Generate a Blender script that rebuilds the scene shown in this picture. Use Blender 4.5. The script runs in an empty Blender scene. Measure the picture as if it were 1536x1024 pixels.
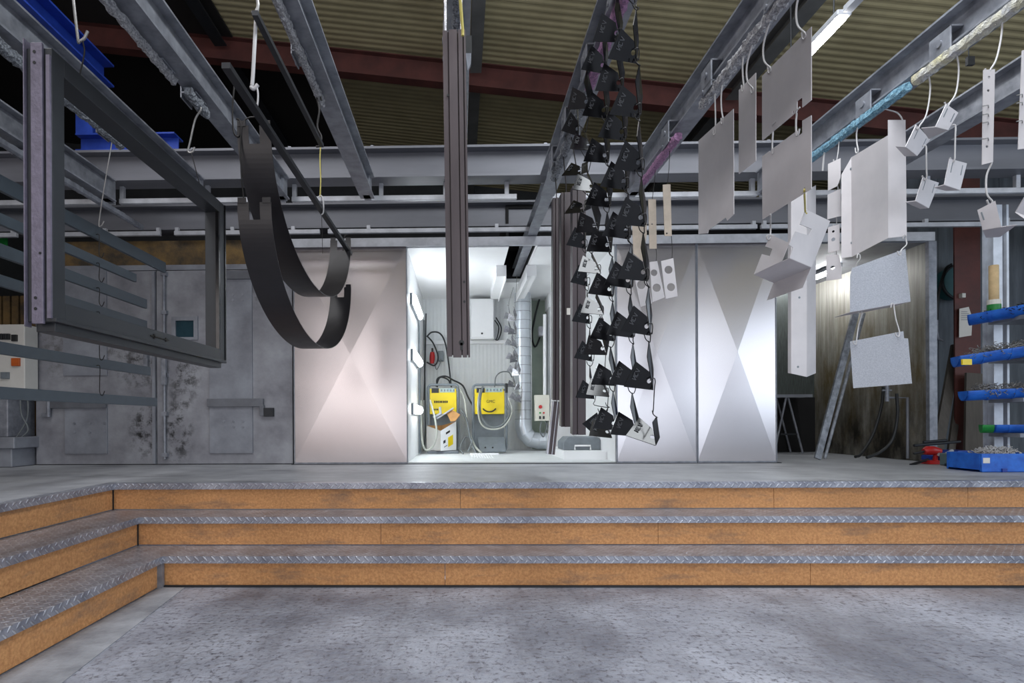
import bpy, bmesh, math, random
from mathutils import Vector as V, Matrix, geometry
random.seed(11)
SC = bpy.context.scene
COL = SC.collection
PI = math.pi
# ---------------------------------------------------------------- camera model (1536x1024 photograph)
F, PPX, PPY, EYE = 900.0, 672.0, 630.0, 1.06
ROT = Matrix.Rotation(.02, 3, 'Z') @ Matrix.Rotation(PI/2, 3, 'X') @ Matrix.Rotation(-.005, 3, 'Z')
CAM = V((0, 0, EYE))
def ray(px, py): return ROT @ V(((px-PPX)/F, -(py-PPY)/F, -1))
def at(px, py, Y):                       # photo pixel -> world point at depth Y
    d = ray(px, py); return CAM + d*(Y/d.y)
def atX(px, py, X):
    d = ray(px, py); return CAM + d*(X/d.x)
def onp(px, py, p0, n):
    d = ray(px, py); return CAM + d*((p0-CAM).dot(n)/d.dot(n))
def face3(pts, refs):                    # polygon on the plane through three (px,py,depth) references
    a, b, c = [at(*r) for r in refs]
    n = (b-a).cross(c-a).normalized()
    return [onp(x, y, a, n) for x, y in pts]

# ---------------------------------------------------------------- mesh builder
class MB:
    def __init__(s): s.v = []; s.f = []; s.sm = []
    def add(s, vs, fs, smooth=False):
        b = len(s.v); s.v += [V(v) for v in vs]
        for f in fs: s.f.append([b+i for i in f]); s.sm.append(smooth)
        return s
    def box(s, x0, x1, y0, y1, z0, z1):
        vs = [(x, y, z) for z in (z0, z1) for y in (y0, y1) for x in (x0, x1)]
        return s.add(vs, [(0,2,3,1),(4,5,7,6),(0,1,5,4),(2,6,7,3),(0,4,6,2),(1,3,7,5)])
    def obox(s, c, ax, h):
        c = V(c); vs = []
        for k in (-1, 1):
            for j in (-1, 1):
                for i in (-1, 1): vs.append(c+ax[0]*(i*h[0])+ax[1]*(j*h[1])+ax[2]*(k*h[2]))
        return s.add(vs, [(0,2,3,1),(4,5,7,6),(0,1,5,4),(2,6,7,3),(0,4,6,2),(1,3,7,5)])
    def bar(s, p, q, w, h, up=(0,0,1)):
        p, q, up = V(p), V(q), V(up); d = (q-p); L = d.length; d.normalize()
        side = d.cross(up)
        if side.length < 1e-4: side = d.cross(V((1,0,0)))
        side.normalize(); u = side.cross(d).normalized()
        return s.obox((p+q)/2, (side, d, u), (w/2, L/2, h/2))
    def prism(s, poly, vec):
        poly = [V(p) for p in poly]; vec = V(vec); n = len(poly)
        vs = poly+[p+vec for p in poly]
        fs = [tuple(range(n))[::-1], tuple(range(n, 2*n))]+[(i, (i+1) % n, n+(i+1) % n, n+i) for i in range(n)]
        return s.add(vs, fs)
    def tube(s, pts, r, n=8, closed=False):
        pts = [V(p) for p in pts]; m = len(pts); rings = []; up = None
        for i, p in enumerate(pts):
            if closed: d = pts[(i+1) % m]-pts[i-1]
            else: d = pts[min(i+1, m-1)]-pts[max(i-1, 0)]
            if d.length < 1e-9: d = V((0,0,1))
            d.normalize()
            if up is None:
                up = d.orthogonal().normalized()
            up = (up-d*up.dot(d))
            up = up.normalized() if up.length > 1e-6 else d.orthogonal().normalized()
            sd = d.cross(up)
            rr = r[i] if isinstance(r, (list, tuple)) else r
            rings.append([p+(up*math.cos(2*PI*k/n)+sd*math.sin(2*PI*k/n))*rr for k in range(n)])
        vs = [v for R in rings for v in R]; fs = []
        for i in range(m if closed else m-1):
            a, b = i*n, ((i+1) % m)*n
            for k in range(n): fs.append((a+k, a+(k+1) % n, b+(k+1) % n, b+k))
        s.add(vs, fs, True)
        if not closed:
            s.add(rings[0], [tuple(range(n))[::-1]]); s.add(rings[-1], [tuple(range(n))])
        return s
    def cyl(s, p, q, r, n=20, r2=None): return s.tube([p, q], [r, r if r2 is None else r2], n)
    def sheet(s, poly, t, holes=(), seg=14):          # flat plate, holes = [(centre, radius)]
        poly = [V(p) for p in poly]
        n = V((0,0,0))
        for i in range(len(poly)):
            a, b = poly[i], poly[(i+1) % len(poly)]; n += a.cross(b)
        n.normalize()
        if not holes:
            return s.prism([p-n*t/2 for p in poly], n*t)
        o = poly[0]; u = (poly[1]-o).normalized(); w = n.cross(u)
        to2 = lambda p: V(((p-o).dot(u), (p-o).dot(w)))
        P = [to2(p) for p in poly]; E = [(i, (i+1) % len(P)) for i in range(len(P))]
        hs = []
        for c, r in holes:
            c2 = to2(V(c)); b = len(P); hs.append((c2, r))
            P += [c2+V((math.cos(2*PI*k/seg), math.sin(2*PI*k/seg)))*r for k in range(seg)]
            E += [(b+k, b+(k+1) % seg) for k in range(seg)]
        vo, eo, fo = geometry.delaunay_2d_cdt(P, E, [], 1, 1e-6)[:3]
        fs = []
        n0 = len(poly)
        def inside(q):
            c = False
            for i in range(n0):
                a, b = P[i], P[(i+1) % n0]
                if (a.y > q.y) != (b.y > q.y) and q.x < (b.x-a.x)*(q.y-a.y)/(b.y-a.y)+a.x: c = not c
            return c
        for f in fo:
            c = sum((vo[i] for i in f), V((0, 0)))/len(f)
            if inside(c) and not any((c-h).length < r*.99 for h, r in hs): fs.append(list(f))
        W = [o+u*q.x+w*q.y for q in vo]; m = len(W)
        ed = {}
        for f in fs:
            for i in range(len(f)):
                e = (f[i], f[(i+1) % len(f)])
                if (e[1], e[0]) in ed: ed.pop((e[1], e[0]))
                else: ed[e] = 1
        vs = [p-n*t/2 for p in W]+[p+n*t/2 for p in W]
        return s.add(vs, [f[::-1] for f in fs]+[[i+m for i in f] for f in fs]+[(a, b, b+m, a+m) for a, b in ed])
    def ibeam(s, p, q, h, w, tf=.012, tw=.01):        # p,q on the bottom centre line
        p, q = V(p), V(q); z = V((0,0,1))
        s.bar(p+z*tf/2, q+z*tf/2, w, tf); s.bar(p+z*(h-tf/2), q+z*(h-tf/2), w, tf)
        s.bar(p+z*h/2, q+z*h/2, tw, h-2*tf)
        return s
    def crust(s, p, q, w, h, amp, step=.02, seed=0):  # bar caked with powder: jittered rings
        rnd = random.Random(seed); p, q = V(p), V(q); L = (q-p).length; d = (q-p)/L
        sd = d.cross(V((0,0,1))).normalized(); u = sd.cross(d); m = max(2, int(L/step)); n = 10
        vs = []
        for i in range(m+1):
            c = p+d*(L*i/m); sw = 1+.25*rnd.random()
            for k in range(n):
                a = 2*PI*k/n; ca, sa = math.cos(a), math.sin(a); g = max(abs(ca), abs(sa))
                g = .75+.25/g if False else 1/(g**.7)
                vs.append(c+sd*(ca*g*w/2*sw*.86)+u*(sa*g*h/2*sw*.86)+V((rnd.uniform(-1,1), rnd.uniform(-1,1), rnd.uniform(-1.3,.7)))*amp)
        fs = [(i*n+k, i*n+(k+1) % n, (i+1)*n+(k+1) % n, (i+1)*n+k) for i in range(m) for k in range(n)]
        fs += [tuple(range(n))[::-1], tuple(range(m*n, m*n+n))]
        return s.add(vs, fs)
    def mesh(s, name, off):
        me = bpy.data.meshes.new(name)
        me.from_pydata([v-off for v in s.v], [], s.f)
        me.polygons.foreach_set('use_smooth', s.sm); me.update()
        bm = bmesh.new(); bm.from_mesh(me); bmesh.ops.recalc_face_normals(bm, faces=bm.faces); bm.to_mesh(me); bm.free()
        return me
ORG = {}
def link(name, me, m, parent, bevel):
    o = bpy.data.objects.new(name, me); COL.objects.link(o)
    if m: me.materials.append(m)
    if bevel:
        b = o.modifiers.new('bevel', 'BEVEL'); b.width = bevel; b.segments = 2; b.limit_method = 'ANGLE'; b.angle_limit = .7
    return o
def part(name, mb, m, parent, label=None, bevel=0, kind=None):
    o = link(name, mb.mesh(name, ORG[parent.name]), m, parent, bevel)
    o.parent = parent; ORG[o.name] = ORG[parent.name]
    if label: o['label'] = label
    if kind: o['kind'] = kind
    return o
def thing(name, label, cat, loc, group=None):
    o = bpy.data.objects.new(name, None); COL.objects.link(o); o.location = loc; o.empty_display_size = .1
    ORG[o.name] = V(loc); o['label'] = label; o['category'] = cat
    if group: o['group'] = group
    return o
def base_of(mb):
    xs = [v.x for v in mb.v]; ys = [v.y for v in mb.v]; zs = [v.z for v in mb.v]
    return V(((min(xs)+max(xs))/2, (min(ys)+max(ys))/2, min(zs)))
def solo(name, mb, m, label, cat, group=None, bevel=0, kind=None):
    off = base_of(mb); o = link(name, mb.mesh(name, off), m, None, bevel); o.location = off
    ORG[o.name] = off; o['label'] = label; o['category'] = cat
    if group: o['group'] = group
    if kind: o['kind'] = kind
    return o
def struct(name, mb, m, bevel=0):
    o = link(name, mb.mesh(name, V((0,0,0))), m, None, bevel); ORG[o.name] = V((0,0,0)); o['kind'] = 'structure'
    return o
def text_mb(body, size, origin, ux, uz, ext=.001):
    cu = bpy.data.curves.new('t', 'FONT'); cu.body = body; cu.size = size; cu.extrude = ext; cu.align_x = 'CENTER'; cu.align_y = 'CENTER'; cu.resolution_u = 3
    o = bpy.data.objects.new('t', cu); COL.objects.link(o)
    me = bpy.data.meshes.new_from_object(o.evaluated_get(bpy.context.evaluated_depsgraph_get()))
    ux, uz = V(ux), V(uz); un = ux.cross(uz); mb = MB()
    mb.add([V(origin)+ux*v.co.x+uz*v.co.y+un*v.co.z for v in me.vertices], [tuple(p.vertices) for p in me.polygons])
    bpy.data.objects.remove(o); bpy.data.curves.remove(cu); bpy.data.meshes.remove(me)
    return mb
def arcpts(c, u, w, r, a0, a1, n=8):
    c, u, w = V(c), V(u), V(w)
    return [c+u*(r*math.cos(a0+(a1-a0)*i/n))+w*(r*math.sin(a0+(a1-a0)*i/n)) for i in range(n+1)]
def smooth(pts, n=6):                     # Catmull-Rom through points
    P = [V(p) for p in pts]; P = [P[0]*2-P[1]]+P+[P[-1]*2-P[-2]]; out = []
    for i in range(1, len(P)-2):
        for k in range(n):
            t = k/n; a, b, c, d = P[i-1:i+3]
            out.append(.5*((2*b)+(c-a)*t+(2*a-5*b+4*c-d)*t*t+(3*b-a-3*c+d)*t**3))
    return out+[P[-2]]

# ---------------------------------------------------------------- materials
def lin(c):
    return tuple(((x/255)/12.92 if x <= 10 else ((x/255+.055)/1.055)**2.4) for x in c)+(1,)
def mat(name, rgb, rough=.5, metal=0., var=.12, scale=6., stretch=(1,1,1), rgb2=None, bump=0., bscale=80., detail=5., spec=.5, emit=0, rvar=.08, ramp=(.35,.65), coat=0):
    m = bpy.data.materials.new(name); m.use_nodes = True; nt = m.node_tree; N = nt.nodes; L = nt.links
    b = N['Principled BSDF']; b.inputs['Metallic'].default_value = metal; b.inputs['Roughness'].default_value = rough
    b.inputs['Specular IOR Level'].default_value = spec; b.inputs['Coat Weight'].default_value = coat
    c1 = lin(rgb); c2 = lin(rgb2) if rgb2 else tuple(max(0, x*(1-var*2)) for x in c1[:3])+(1,)
    tc = N.new('ShaderNodeTexCoord'); mp = N.new('ShaderNodeMapping'); mp.inputs['Scale'].default_value = stretch
    L.new(tc.outputs['Object'], mp.inputs['Vector'])
    no = N.new('ShaderNodeTexNoise'); no.inputs['Scale'].default_value = scale; no.inputs['Detail'].default_value = detail; no.inputs['Roughness'].default_value = .62
    L.new(mp.outputs[0], no.inputs['Vector'])
    cr = N.new('ShaderNodeValToRGB'); cr.color_ramp.elements[0].position = ramp[0]; cr.color_ramp.elements[1].position = ramp[1]
    cr.color_ramp.elements[0].color = c2; cr.color_ramp.elements[1].color = c1
    L.new(no.outputs['Fac'], cr.inputs['Fac']); L.new(cr.outputs['Color'], b.inputs['Base Color'])
    mr = N.new('ShaderNodeMapRange'); mr.inputs['To Min'].default_value = max(0, rough-rvar); mr.inputs['To Max'].default_value = min(1, rough+rvar)
    L.new(no.outputs['Fac'], mr.inputs['Value']); L.new(mr.outputs['Result'], b.inputs['Roughness'])
    if bump:
        n2 = N.new('ShaderNodeTexNoise'); n2.inputs['Scale'].default_value = bscale; n2.inputs['Detail'].default_value = 3
        L.new(mp.outputs[0], n2.inputs['Vector'])
        bp = N.new('ShaderNodeBump'); bp.inputs['Strength'].default_value = bump; bp.inputs['Distance'].default_value = .01
        L.new(n2.outputs['Fac'], bp.inputs['Height']); L.new(bp.outputs['Normal'], b.inputs['Normal'])
    if emit:
        b.inputs['Emission Color'].default_value = c1; b.inputs['Emission Strength'].default_value = emit
    return m
def nd(m): return m.node_tree.nodes, m.node_tree.links, m.node_tree.nodes['Principled BSDF']
def math_n(N, L, op, a, b=None, c=None):
    n = N.new('ShaderNodeMath'); n.operation = op
    for i, x in enumerate((a, b, c)):
        if x is None: continue
        if isinstance(x, (int, float)): n.inputs[i].default_value = x
        else: L.new(x, n.inputs[i])
    return n.outputs[0]
def diamond(name, axis):                  # chequer plate; axis 'x' for flights running along X, 'y' along Y
    m = mat(name, (200,202,210), .33, .4, scale=9, rgb2=(158,160,170), rvar=.1); N, L, b = nd(m)
    tc = N.new('ShaderNodeTexCoord'); sp = N.new('ShaderNodeSeparateXYZ'); L.new(tc.outputs['Object'], sp.inputs[0])
    M = lambda *a: math_n(N, L, *a)
    if axis == 'x': u = sp.outputs['X']; w = M('SUBTRACT', sp.outputs['Y'], sp.outputs['Z'])
    else: u = sp.outputs['Y']; w = M('ADD', sp.outputs['X'], sp.outputs['Z'])
    k = 26.
    p = M('MULTIPLY', M('ADD', u, w), k*.7071); q = M('MULTIPLY', M('SUBTRACT', u, w), k*.7071)
    fp = M('SUBTRACT', M('FRACT', p), .5); fq = M('SUBTRACT', M('FRACT', q), .5)
    par = M('FLOORED_MODULO', M('ADD', M('FLOOR', p), M('FLOOR', q)), 2.)
    A = M('ADD', M('MULTIPLY', fp, par), M('MULTIPLY', fq, M('SUBTRACT', 1., par)))
    B = M('ADD', M('MULTIPLY', fq, par), M('MULTIPLY', fp, M('SUBTRACT', 1., par)))
    e = M('ADD', M('POWER', M('ABSOLUTE', M('DIVIDE', A, .56)), 2.), M('POWER', M('ABSOLUTE', M('DIVIDE', B, .17)), 2.))
    h = M('MINIMUM', M('MAXIMUM', M('SUBTRACT', 1.2, e), 0.), .8)
    bp = N.new('ShaderNodeBump'); bp.inputs['Strength'].default_value = 1.; bp.inputs['Distance'].default_value = .006
    L.new(h, bp.inputs['Height']); L.new(bp.outputs['Normal'], b.inputs['Normal'])
    # raised studs keep the base colour, the valleys are darker
    col = b.inputs['Base Color'].links[0].from_socket
    mx = N.new('ShaderNodeMix'); mx.data_type = 'RGBA'; mx.blend_type = 'MULTIPLY'; mx.inputs[0].default_value = 1
    cr = N.new('ShaderNodeValToRGB'); cr.color_ramp.elements[0].color = (.68,.68,.71,1); cr.color_ramp.elements[1].position = .5
    L.new(h, cr.inputs[0]); L.new(col, mx.inputs[6]); L.new(cr.outputs[0], mx.inputs[7]); L.new(mx.outputs[2], b.inputs['Base Color'])
    return m
def overlay(m, rgb, scale, lo, hi, stretch=(1,1,1), loc=(0,0,0), tex='noise', mask=None, rot=0):
    """stain / scratch layer mixed over the base colour"""
    N, L, b = nd(m); col = b.inputs['Base Color'].links[0].from_socket
    tc = N.new('ShaderNodeTexCoord'); mp = N.new('ShaderNodeMapping'); mp.inputs['Scale'].default_value = stretch; mp.inputs['Location'].default_value = loc; mp.inputs['Rotation'].default_value = (0, 0, rot)
    L.new(tc.outputs['Object'], mp.inputs['Vector'])
    if tex == 'noise':
        t = N.new('ShaderNodeTexNoise'); t.inputs['Scale'].default_value = scale; t.inputs['Detail'].default_value = 8; t.inputs['Roughness'].default_value = .7; o = t.outputs['Fac']
    else:
        t = N.new('ShaderNodeTexVoronoi'); t.feature = 'DISTANCE_TO_EDGE'; t.inputs['Scale'].default_value = scale; o = t.outputs['Distance']
        n2 = N.new('ShaderNodeTexNoise'); n2.inputs['Scale'].default_value = scale*.8; n2.inputs['Detail'].default_value = 4
        L.new(mp.outputs[0], n2.inputs['Vector']); va = N.new('ShaderNodeMix'); va.data_type = 'VECTOR'; va.inputs[0].default_value = .35
        L.new(mp.outputs[0], va.inputs[4]); L.new(n2.outputs['Color'], va.inputs[5]); L.new(va.outputs[1], t.inputs['Vector'])
    if tex == 'noise': L.new(mp.outputs[0], t.inputs['Vector'])
    r = N.new('ShaderNodeMapRange'); r.inputs['From Min'].default_value = lo; r.inputs['From Max'].default_value = hi; L.new(o, r.inputs['Value'])
    f = r.outputs['Result']
    if mask:                              # blotch: (centre, radii) in object space
        c, rad = mask
        mp2 = N.new('ShaderNodeMapping'); mp2.vector_type = 'TEXTURE'; mp2.inputs['Location'].default_value = c; mp2.inputs['Scale'].default_value = rad
        L.new(tc.outputs['Object'], mp2.inputs['Vector']); ln = N.new('ShaderNodeVectorMath'); ln.operation = 'LENGTH'; L.new(mp2.outputs[0], ln.inputs[0])
        r2 = N.new('ShaderNodeMapRange'); r2.inputs['From Min'].default_value = 1; r2.inputs['From Max'].default_value = .35; L.new(ln.outputs['Value'], r2.inputs['Value'])
        f = math_n(N, L, 'MULTIPLY', f, r2.outputs['Result'])
    mx = N.new('ShaderNodeMix'); mx.data_type = 'RGBA'; L.new(f, mx.inputs[0]); L.new(col, mx.inputs[6]); mx.inputs[7].default_value = lin(rgb)
    L.new(mx.outputs[2], b.inputs['Base Color'])
    return m

M = {}
M['floor'] = mat('floor concrete', (178,181,193), .4, scale=1.3, rgb2=(116,119,131), bump=.8, bscale=26, detail=10, ramp=(.36,.64))
overlay(M['floor'], (92,90,98), 16, .58, .66, stretch=(3,.8,1))
overlay(M['floor'], (86,84,92), 9, .60, .66, stretch=(.7,3.5,1), loc=(3,1,0))
overlay(M['floor'], (78,76,84), 42, .60, .68, stretch=(.25,1.6,1), rot=.5)
overlay(M['floor'], (82,80,88), 38, .61, .69, stretch=(.22,1.5,1), rot=-.6, loc=(5,2,0))
overlay(M['floor'], (196,198,206), 30, .62, .72, stretch=(.3,1.6,1), rot=1.1, loc=(9,2,0))
overlay(M['floor'], (104,104,112), 2.2, .52, .78, stretch=(2.2,.5,1))
overlay(M['floor'], (84,82,90), 34, .52, .64)
overlay(M['floor'], (150,152,162), 3, .5, .8, stretch=(1.6,.35,1), loc=(7,0,0))
M['curb'] = mat('pale floor strip', (168,171,178), .55, scale=4, rgb2=(126,129,136), bump=.6, bscale=60)
M['deck'] = mat('platform concrete', (178,180,184), .5, scale=2.5, rgb2=(146,148,154), bump=.25, bscale=60, detail=8)
overlay(M['deck'], (88,88,92), 1.4, .55, .75, stretch=(.6,2,1))
M['plate_x'] = diamond('chequer plate along front', 'x'); M['plate_y'] = diamond('chequer plate along side', 'y')
M['riser'] = mat('orange particle board', (214,158,104), .75, scale=60, rgb2=(184,128,80), bump=.35, bscale=120, detail=4)
overlay(M['riser'], (120,98,84), 3, .52, .78, stretch=(.8,.8,3))
M['galv'] = mat('galvanised steel', (146,149,157), .42, .2, scale=10, rgb2=(112,115,123), rvar=.1)
M['beam'] = mat('grey painted beam', (116,117,124), .5, .15, scale=3, rgb2=(100,102,109), stretch=(.2,1,1))
M['tube'] = mat('pale painted tube', (190,192,198), .45, .1, scale=8)
M['darksteel'] = mat('dark steel', (52,54,58), .5, .4, scale=12)
M['cr_white'] = mat('white powder crust', (190,190,192), .9, 0, scale=90, rgb2=(112,112,118), bump=.8, bscale=160)
M['cr_pink'] = mat('magenta powder crust', (176,130,166), .85, 0, scale=80, rgb2=(116,88,120), bump=.8, bscale=160)
M['cr_teal'] = mat('turquoise powder crust', (142,182,200), .85, 0, scale=80, rgb2=(70,118,144), bump=.8, bscale=160)
M['cr_yellow'] = mat('yellow powder crust', (200,194,160), .85, 0, scale=7, rgb2=(176,178,186), bump=.8, bscale=160)
M['cr_grey'] = mat('grey powder crust', (146,150,156), .85, 0, scale=90, rgb2=(66,70,76), bump=.8, bscale=160)
M['rafter'] = mat('red oxide paint', (104,58,52), .6, 0, scale=4, rgb2=(82,47,43))
M['roof'] = mat('tan roof sheet', (190,178,138), .6, 0, scale=2, rgb2=(170,158,122))
M['purlin'] = mat('grey purlin paint', (120,120,118), .6, .2, scale=4)
M['wall'] = mat('dark hall wall', (62,64,66), .8, 0, scale=1.5, rgb2=(44,45,47))
M['wall_r'] = mat('grey wall sheeting', (112,120,128), .65, 0, scale=2, rgb2=(84,90,97), stretch=(6,1,.6))
M['blue'] = mat('blue paint', (40,72,170), .4, 0, scale=6, rgb2=(30,56,140))
M['black'] = mat('black powder coat', (18,18,20), .14, 0, var=.1, scale=20, spec=.5)
M['band'] = mat('satin black strip', (31,29,32), .42, 0, var=.1, scale=12, spec=.55)
M['frame'] = mat('anthracite powder coat', (48,51,55), .42, 0, var=.08, scale=14)
M['slat'] = mat('blue grey slat paint', (66,76,84), .42, 0, var=.08, scale=14)
M['primer'] = mat('lilac grey profile face', (122,116,132), .5, .2, var=.12, scale=30, bump=.2, bscale=90)
M['brown'] = mat('brown grey profile', (90,80,82), .45, .1, var=.1, scale=9, stretch=(1,1,.2), rgb2=(74,66,69))
M['brown2'] = mat('dark brown profile', (70,60,63), .45, .1, var=.1, scale=9, stretch=(1,1,.2), rgb2=(58,50,53))
M['silver_edge'] = mat('bare aluminium edge', (205,205,210), .35, .6)
M['panel'] = mat('pale grey powder coat', (206,201,202), .42, .1, var=.05, scale=2.2, rgb2=(189,185,187), bump=.05, bscale=150)
M['panel_mesh'] = mat('fine textured pale sheet', (192,196,204), .5, .1, var=.1, scale=160, rgb2=(168,173,183), bump=.2, bscale=240)
M['beige'] = mat('beige board', (190,176,160), .6, 0, var=.1, scale=12)
M['hook'] = mat('blackened wire', (44,42,42), .5, .5)
M['hookw'] = mat('powder coated wire', (200,198,198), .6, .1)
M['hooks'] = mat('steel wire', (160,158,156), .4, .7, scale=40)
M['yhook'] = mat('yellow cord', (196,182,96), .6)
M['door'] = mat('brushed aluminium sheet', (202,197,198), .24, .95, scale=2, rgb2=(196,190,191), stretch=(.5,1,.8), rvar=.015, detail=1)
M['oven'] = mat('grey oven paint', (158,160,166), .5, .2, scale=2.2, rgb2=(118,118,125), bump=.12, bscale=30, detail=8)
M['ovenp'] = mat('grey oven plate', (146,150,158), .5, .2, scale=3, rgb2=(118,120,128), bump=.1, bscale=30)
M['ovenbar'] = mat('dull hinge steel', (112,115,122), .45, .3, scale=8)
M['post'] = mat('pale post paint', (208,214,224), .4, .1, scale=8)
M['shade_sheet'] = mat('dark roof lining', (34,30,28), .9, 0, scale=3)  # near-black colour standing in for unlit roof
M['insul'] = mat('browned lagging', (120,96,58), .85, 0, scale=5, rgb2=(62,54,44), bump=.3)
M['white'] = mat('white booth sheet', (236,237,238), .5, 0, var=.02, scale=3)
M['white_rib'] = mat('white booth ribbed sheet', (228,231,231), .55, 0, var=.03, scale=3)
M['boothfloor'] = mat('booth floor', (216,220,220), .5, 0, var=.05, scale=6)
M['niche'] = mat('green grey niche', (186,200,186), .7, 0, scale=2)
M['lampon'] = mat('lit fluorescent diffuser', (255,255,255), .4, emit=40)
M['lampb'] = mat('lit booth diffuser', (244,250,255), .4, emit=19)
M['yellow'] = mat('yellow cabinet', (236,208,20), .4, 0, var=.04, scale=4)
M['plastic'] = mat('grey plastic', (120,128,134), .5, 0)
M['plasticd'] = mat('dark plastic', (32,34,36), .5, 0)
M['ink'] = mat('black ink', (34,30,24), .6, 0, var=.02)
M['duct'] = mat('galvanised duct', (214,220,226), .32, .55, scale=2, rgb2=(196,202,208))
M['silver'] = mat('bare metal plates', (176,176,180), .22, 1., scale=20, rgb2=(120,120,124))
M['cream'] = mat('cream enclosure', (214,212,198), .5, 0, var=.03)
M['red'] = mat('red plastic', (196,34,34), .4, 0)
M['green'] = mat('green plastic', (30,140,60), .45, 0)
M['cabwhite'] = mat('white cabinet', (206,204,198), .5, 0, var=.04)
M['orange'] = mat('orange plastic', (190,90,30), .5)
M['cable'] = mat('black cable', (36,38,40), .5)
M['cableg'] = mat('grey cable', (112,118,120), .5)
M['cablew'] = mat('white hose', (184,186,176), .5)
M['card'] = mat('cardboard', (186,138,84), .8, 0, scale=10)
M['kraft'] = mat('cardboard tube', (206,178,134), .8, 0, scale=10)
M['paper'] = mat('paper', (226,222,214), .8, 0, var=.03)
M['spray'] = mat('stained spray booth wall', (182,180,172), .5, .25, scale=22, rgb2=(140,138,130), stretch=(1,1,.05), bump=.35, bscale=18)
overlay(M['spray'], (104,88,50), 2.0, .36, .66, stretch=(1,2.2,.8), mask=((5,7.4,1.35),(3,3,1.35)))
overlay(M['spray'], (40,37,31), 3, .3, .6, stretch=(1,1.4,.6), mask=((5,7.4,.5),(3,3,1.1)))
M['sprayb'] = mat('spray booth back', (84,92,90), .6, .2, scale=20, rgb2=(54,58,56), stretch=(6,1,.3))
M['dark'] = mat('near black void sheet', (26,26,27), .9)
M['bluetray'] = mat('blue plastic trough', (36,110,210), .4, 0, var=.1, scale=12, rgb2=(24,84,180))
M['wood'] = mat('grey timber', (98,92,86), .8, 0, scale=8, stretch=(4,4,.4))
M['greybox'] = mat('grey green box', (104,122,124), .6, 0, scale=20)
M['glass'] = mat('dark inspection glass', (40,66,76), .15, 0)
M['tealreel'] = mat('teal hose reel', (46,104,108), .5)
M['pole'] = mat('pale pole', (160,164,172), .55, .3, scale=14, rgb2=(112,116,122))
# oven stains: blackened patches beside the latch (object space of each leaf)
M['oven_r'] = M['oven'].copy()
for key, spots in (('oven', ((.55, .36, .24, .4, (30,30,30)), (.48, 1.05, .3, .35, (52,52,54)), (-.2, 1.3, .9, .5, (98,97,99)))), ('oven_r', ((-.5, .36, .2, .5, (30,30,30)), (-.44, .95, .22, .45, (60,60,62)), (.2, 1.9, .6, .3, (104,104,108))))):
    for x, z, rx, rzz, c in spots: overlay(M[key], c, 12, .47, .62, mask=((x, -.02, z), (rx, .3, rzz)))
LL, LR, LW, LS, EXPO = 170, 175, 190, 260, 0.12
# ================================================================ SHELL
XL, XR, YB, YF = -7.2, 8.6, 10.6, -7.0
def roofz(x): return 5.23-.122*x
m = MB(); m.box(XL, XR, YF, 4.0, -.12, 0); struct('floor', m, M['floor'])
m = MB(); m.prism([(-1.915, 3.79, .0005), (-1.915, .6, .0005), (-1.45, .6, .0005), (-1.6, 2.2, .0005), (-1.76, 3.79, .0005)], (0, 0, .003)); struct('trim_5', m, M['curb'])
m = MB(); m.box(-2.63, XR, 4.47, YB, -.1, .597); m.box(XL, -2.63, YF, YB, -.1, .597); struct('floor', m, M['deck'])
m = MB(); m.box(XL-.1, XL, YF, YB, 0, 6.4); struct('wall_left', m, M['wall'])
m = MB(); m.box(XL-.1, XR+.1, YB, YB+.1, 0, 6.4); struct('wall_back', m, M['wall'])
# right wall with a long daylight window toward the viewer
m = MB(); m.box(XR, XR+.1, 4.4, YB, 0, 6.4); m.box(XR, XR+.1, YF, 4.4, 0, .9); m.box(XR, XR+.1, YF, 4.4, 3.6, 6.4)
struct('wall_right', m, M['wall_r'])
# wall behind the viewer with two open loading doors
m = MB(); m.box(XL-.1, -6.4, YF-.1, YF, 0, 6.4); m.box(-.5, .7, YF-.1, YF, 0, 6.4); m.box(7.6, XR+.1, YF-.1, YF, 0, 6.4); m.box(-6.4, 7.6, YF-.1, YF, 4.3, 6.4)
struct('wall_front', m, M['wall'])
# ceiling: corrugated sheet, ribs running across the hall
m = MB(); ys = []; y = YF; k = 0
prof = ((0, 0), (.025, .008), (.05, .008), (.075, 0))
while y < YB:
    for dy, dz in prof: ys.append((y+dy, dz))
    y += .1
vs = []
for yy, dz in ys:
    for x in (XL, XR): vs.append((x, yy, roofz(x)+dz))
n = len(ys); m.add(vs, [(2*i, 2*i+1, 2*i+3, 2*i+2) for i in range(n-1)])
vs2 = [(x, yy, roofz(x)+.1) for yy in (YF, YB) for x in (XL, XR)]; m.add(vs2, [(0, 1, 3, 2)])
struct('ceiling', m, M['roof'])
m = MB(); m.prism([(XL, 4.0, roofz(XL)-.03), (-2.62, 4.0, roofz(-2.62)-.03), (-2.62, YB, roofz(-2.62)-.03), (XL, YB, roofz(XL)-.03)], (0, 0, .02)); struct('ceiling', m, M['shade_sheet'])  # added dark sheet; the shade over the left roof is its colour
m = MB(); m.prism([(-2.62, 7.2, roofz(-2.62)-.03), (-1.9, 7.2, roofz(-1.9)-.03), (-1.9, YB, roofz(-1.9)-.03), (-2.62, YB, roofz(-2.62)-.03)], (0, 0, .02)); struct('ceiling', m, M['shade_sheet'])  # second added sheet, painting the unlit roof behind the rafter
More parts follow.
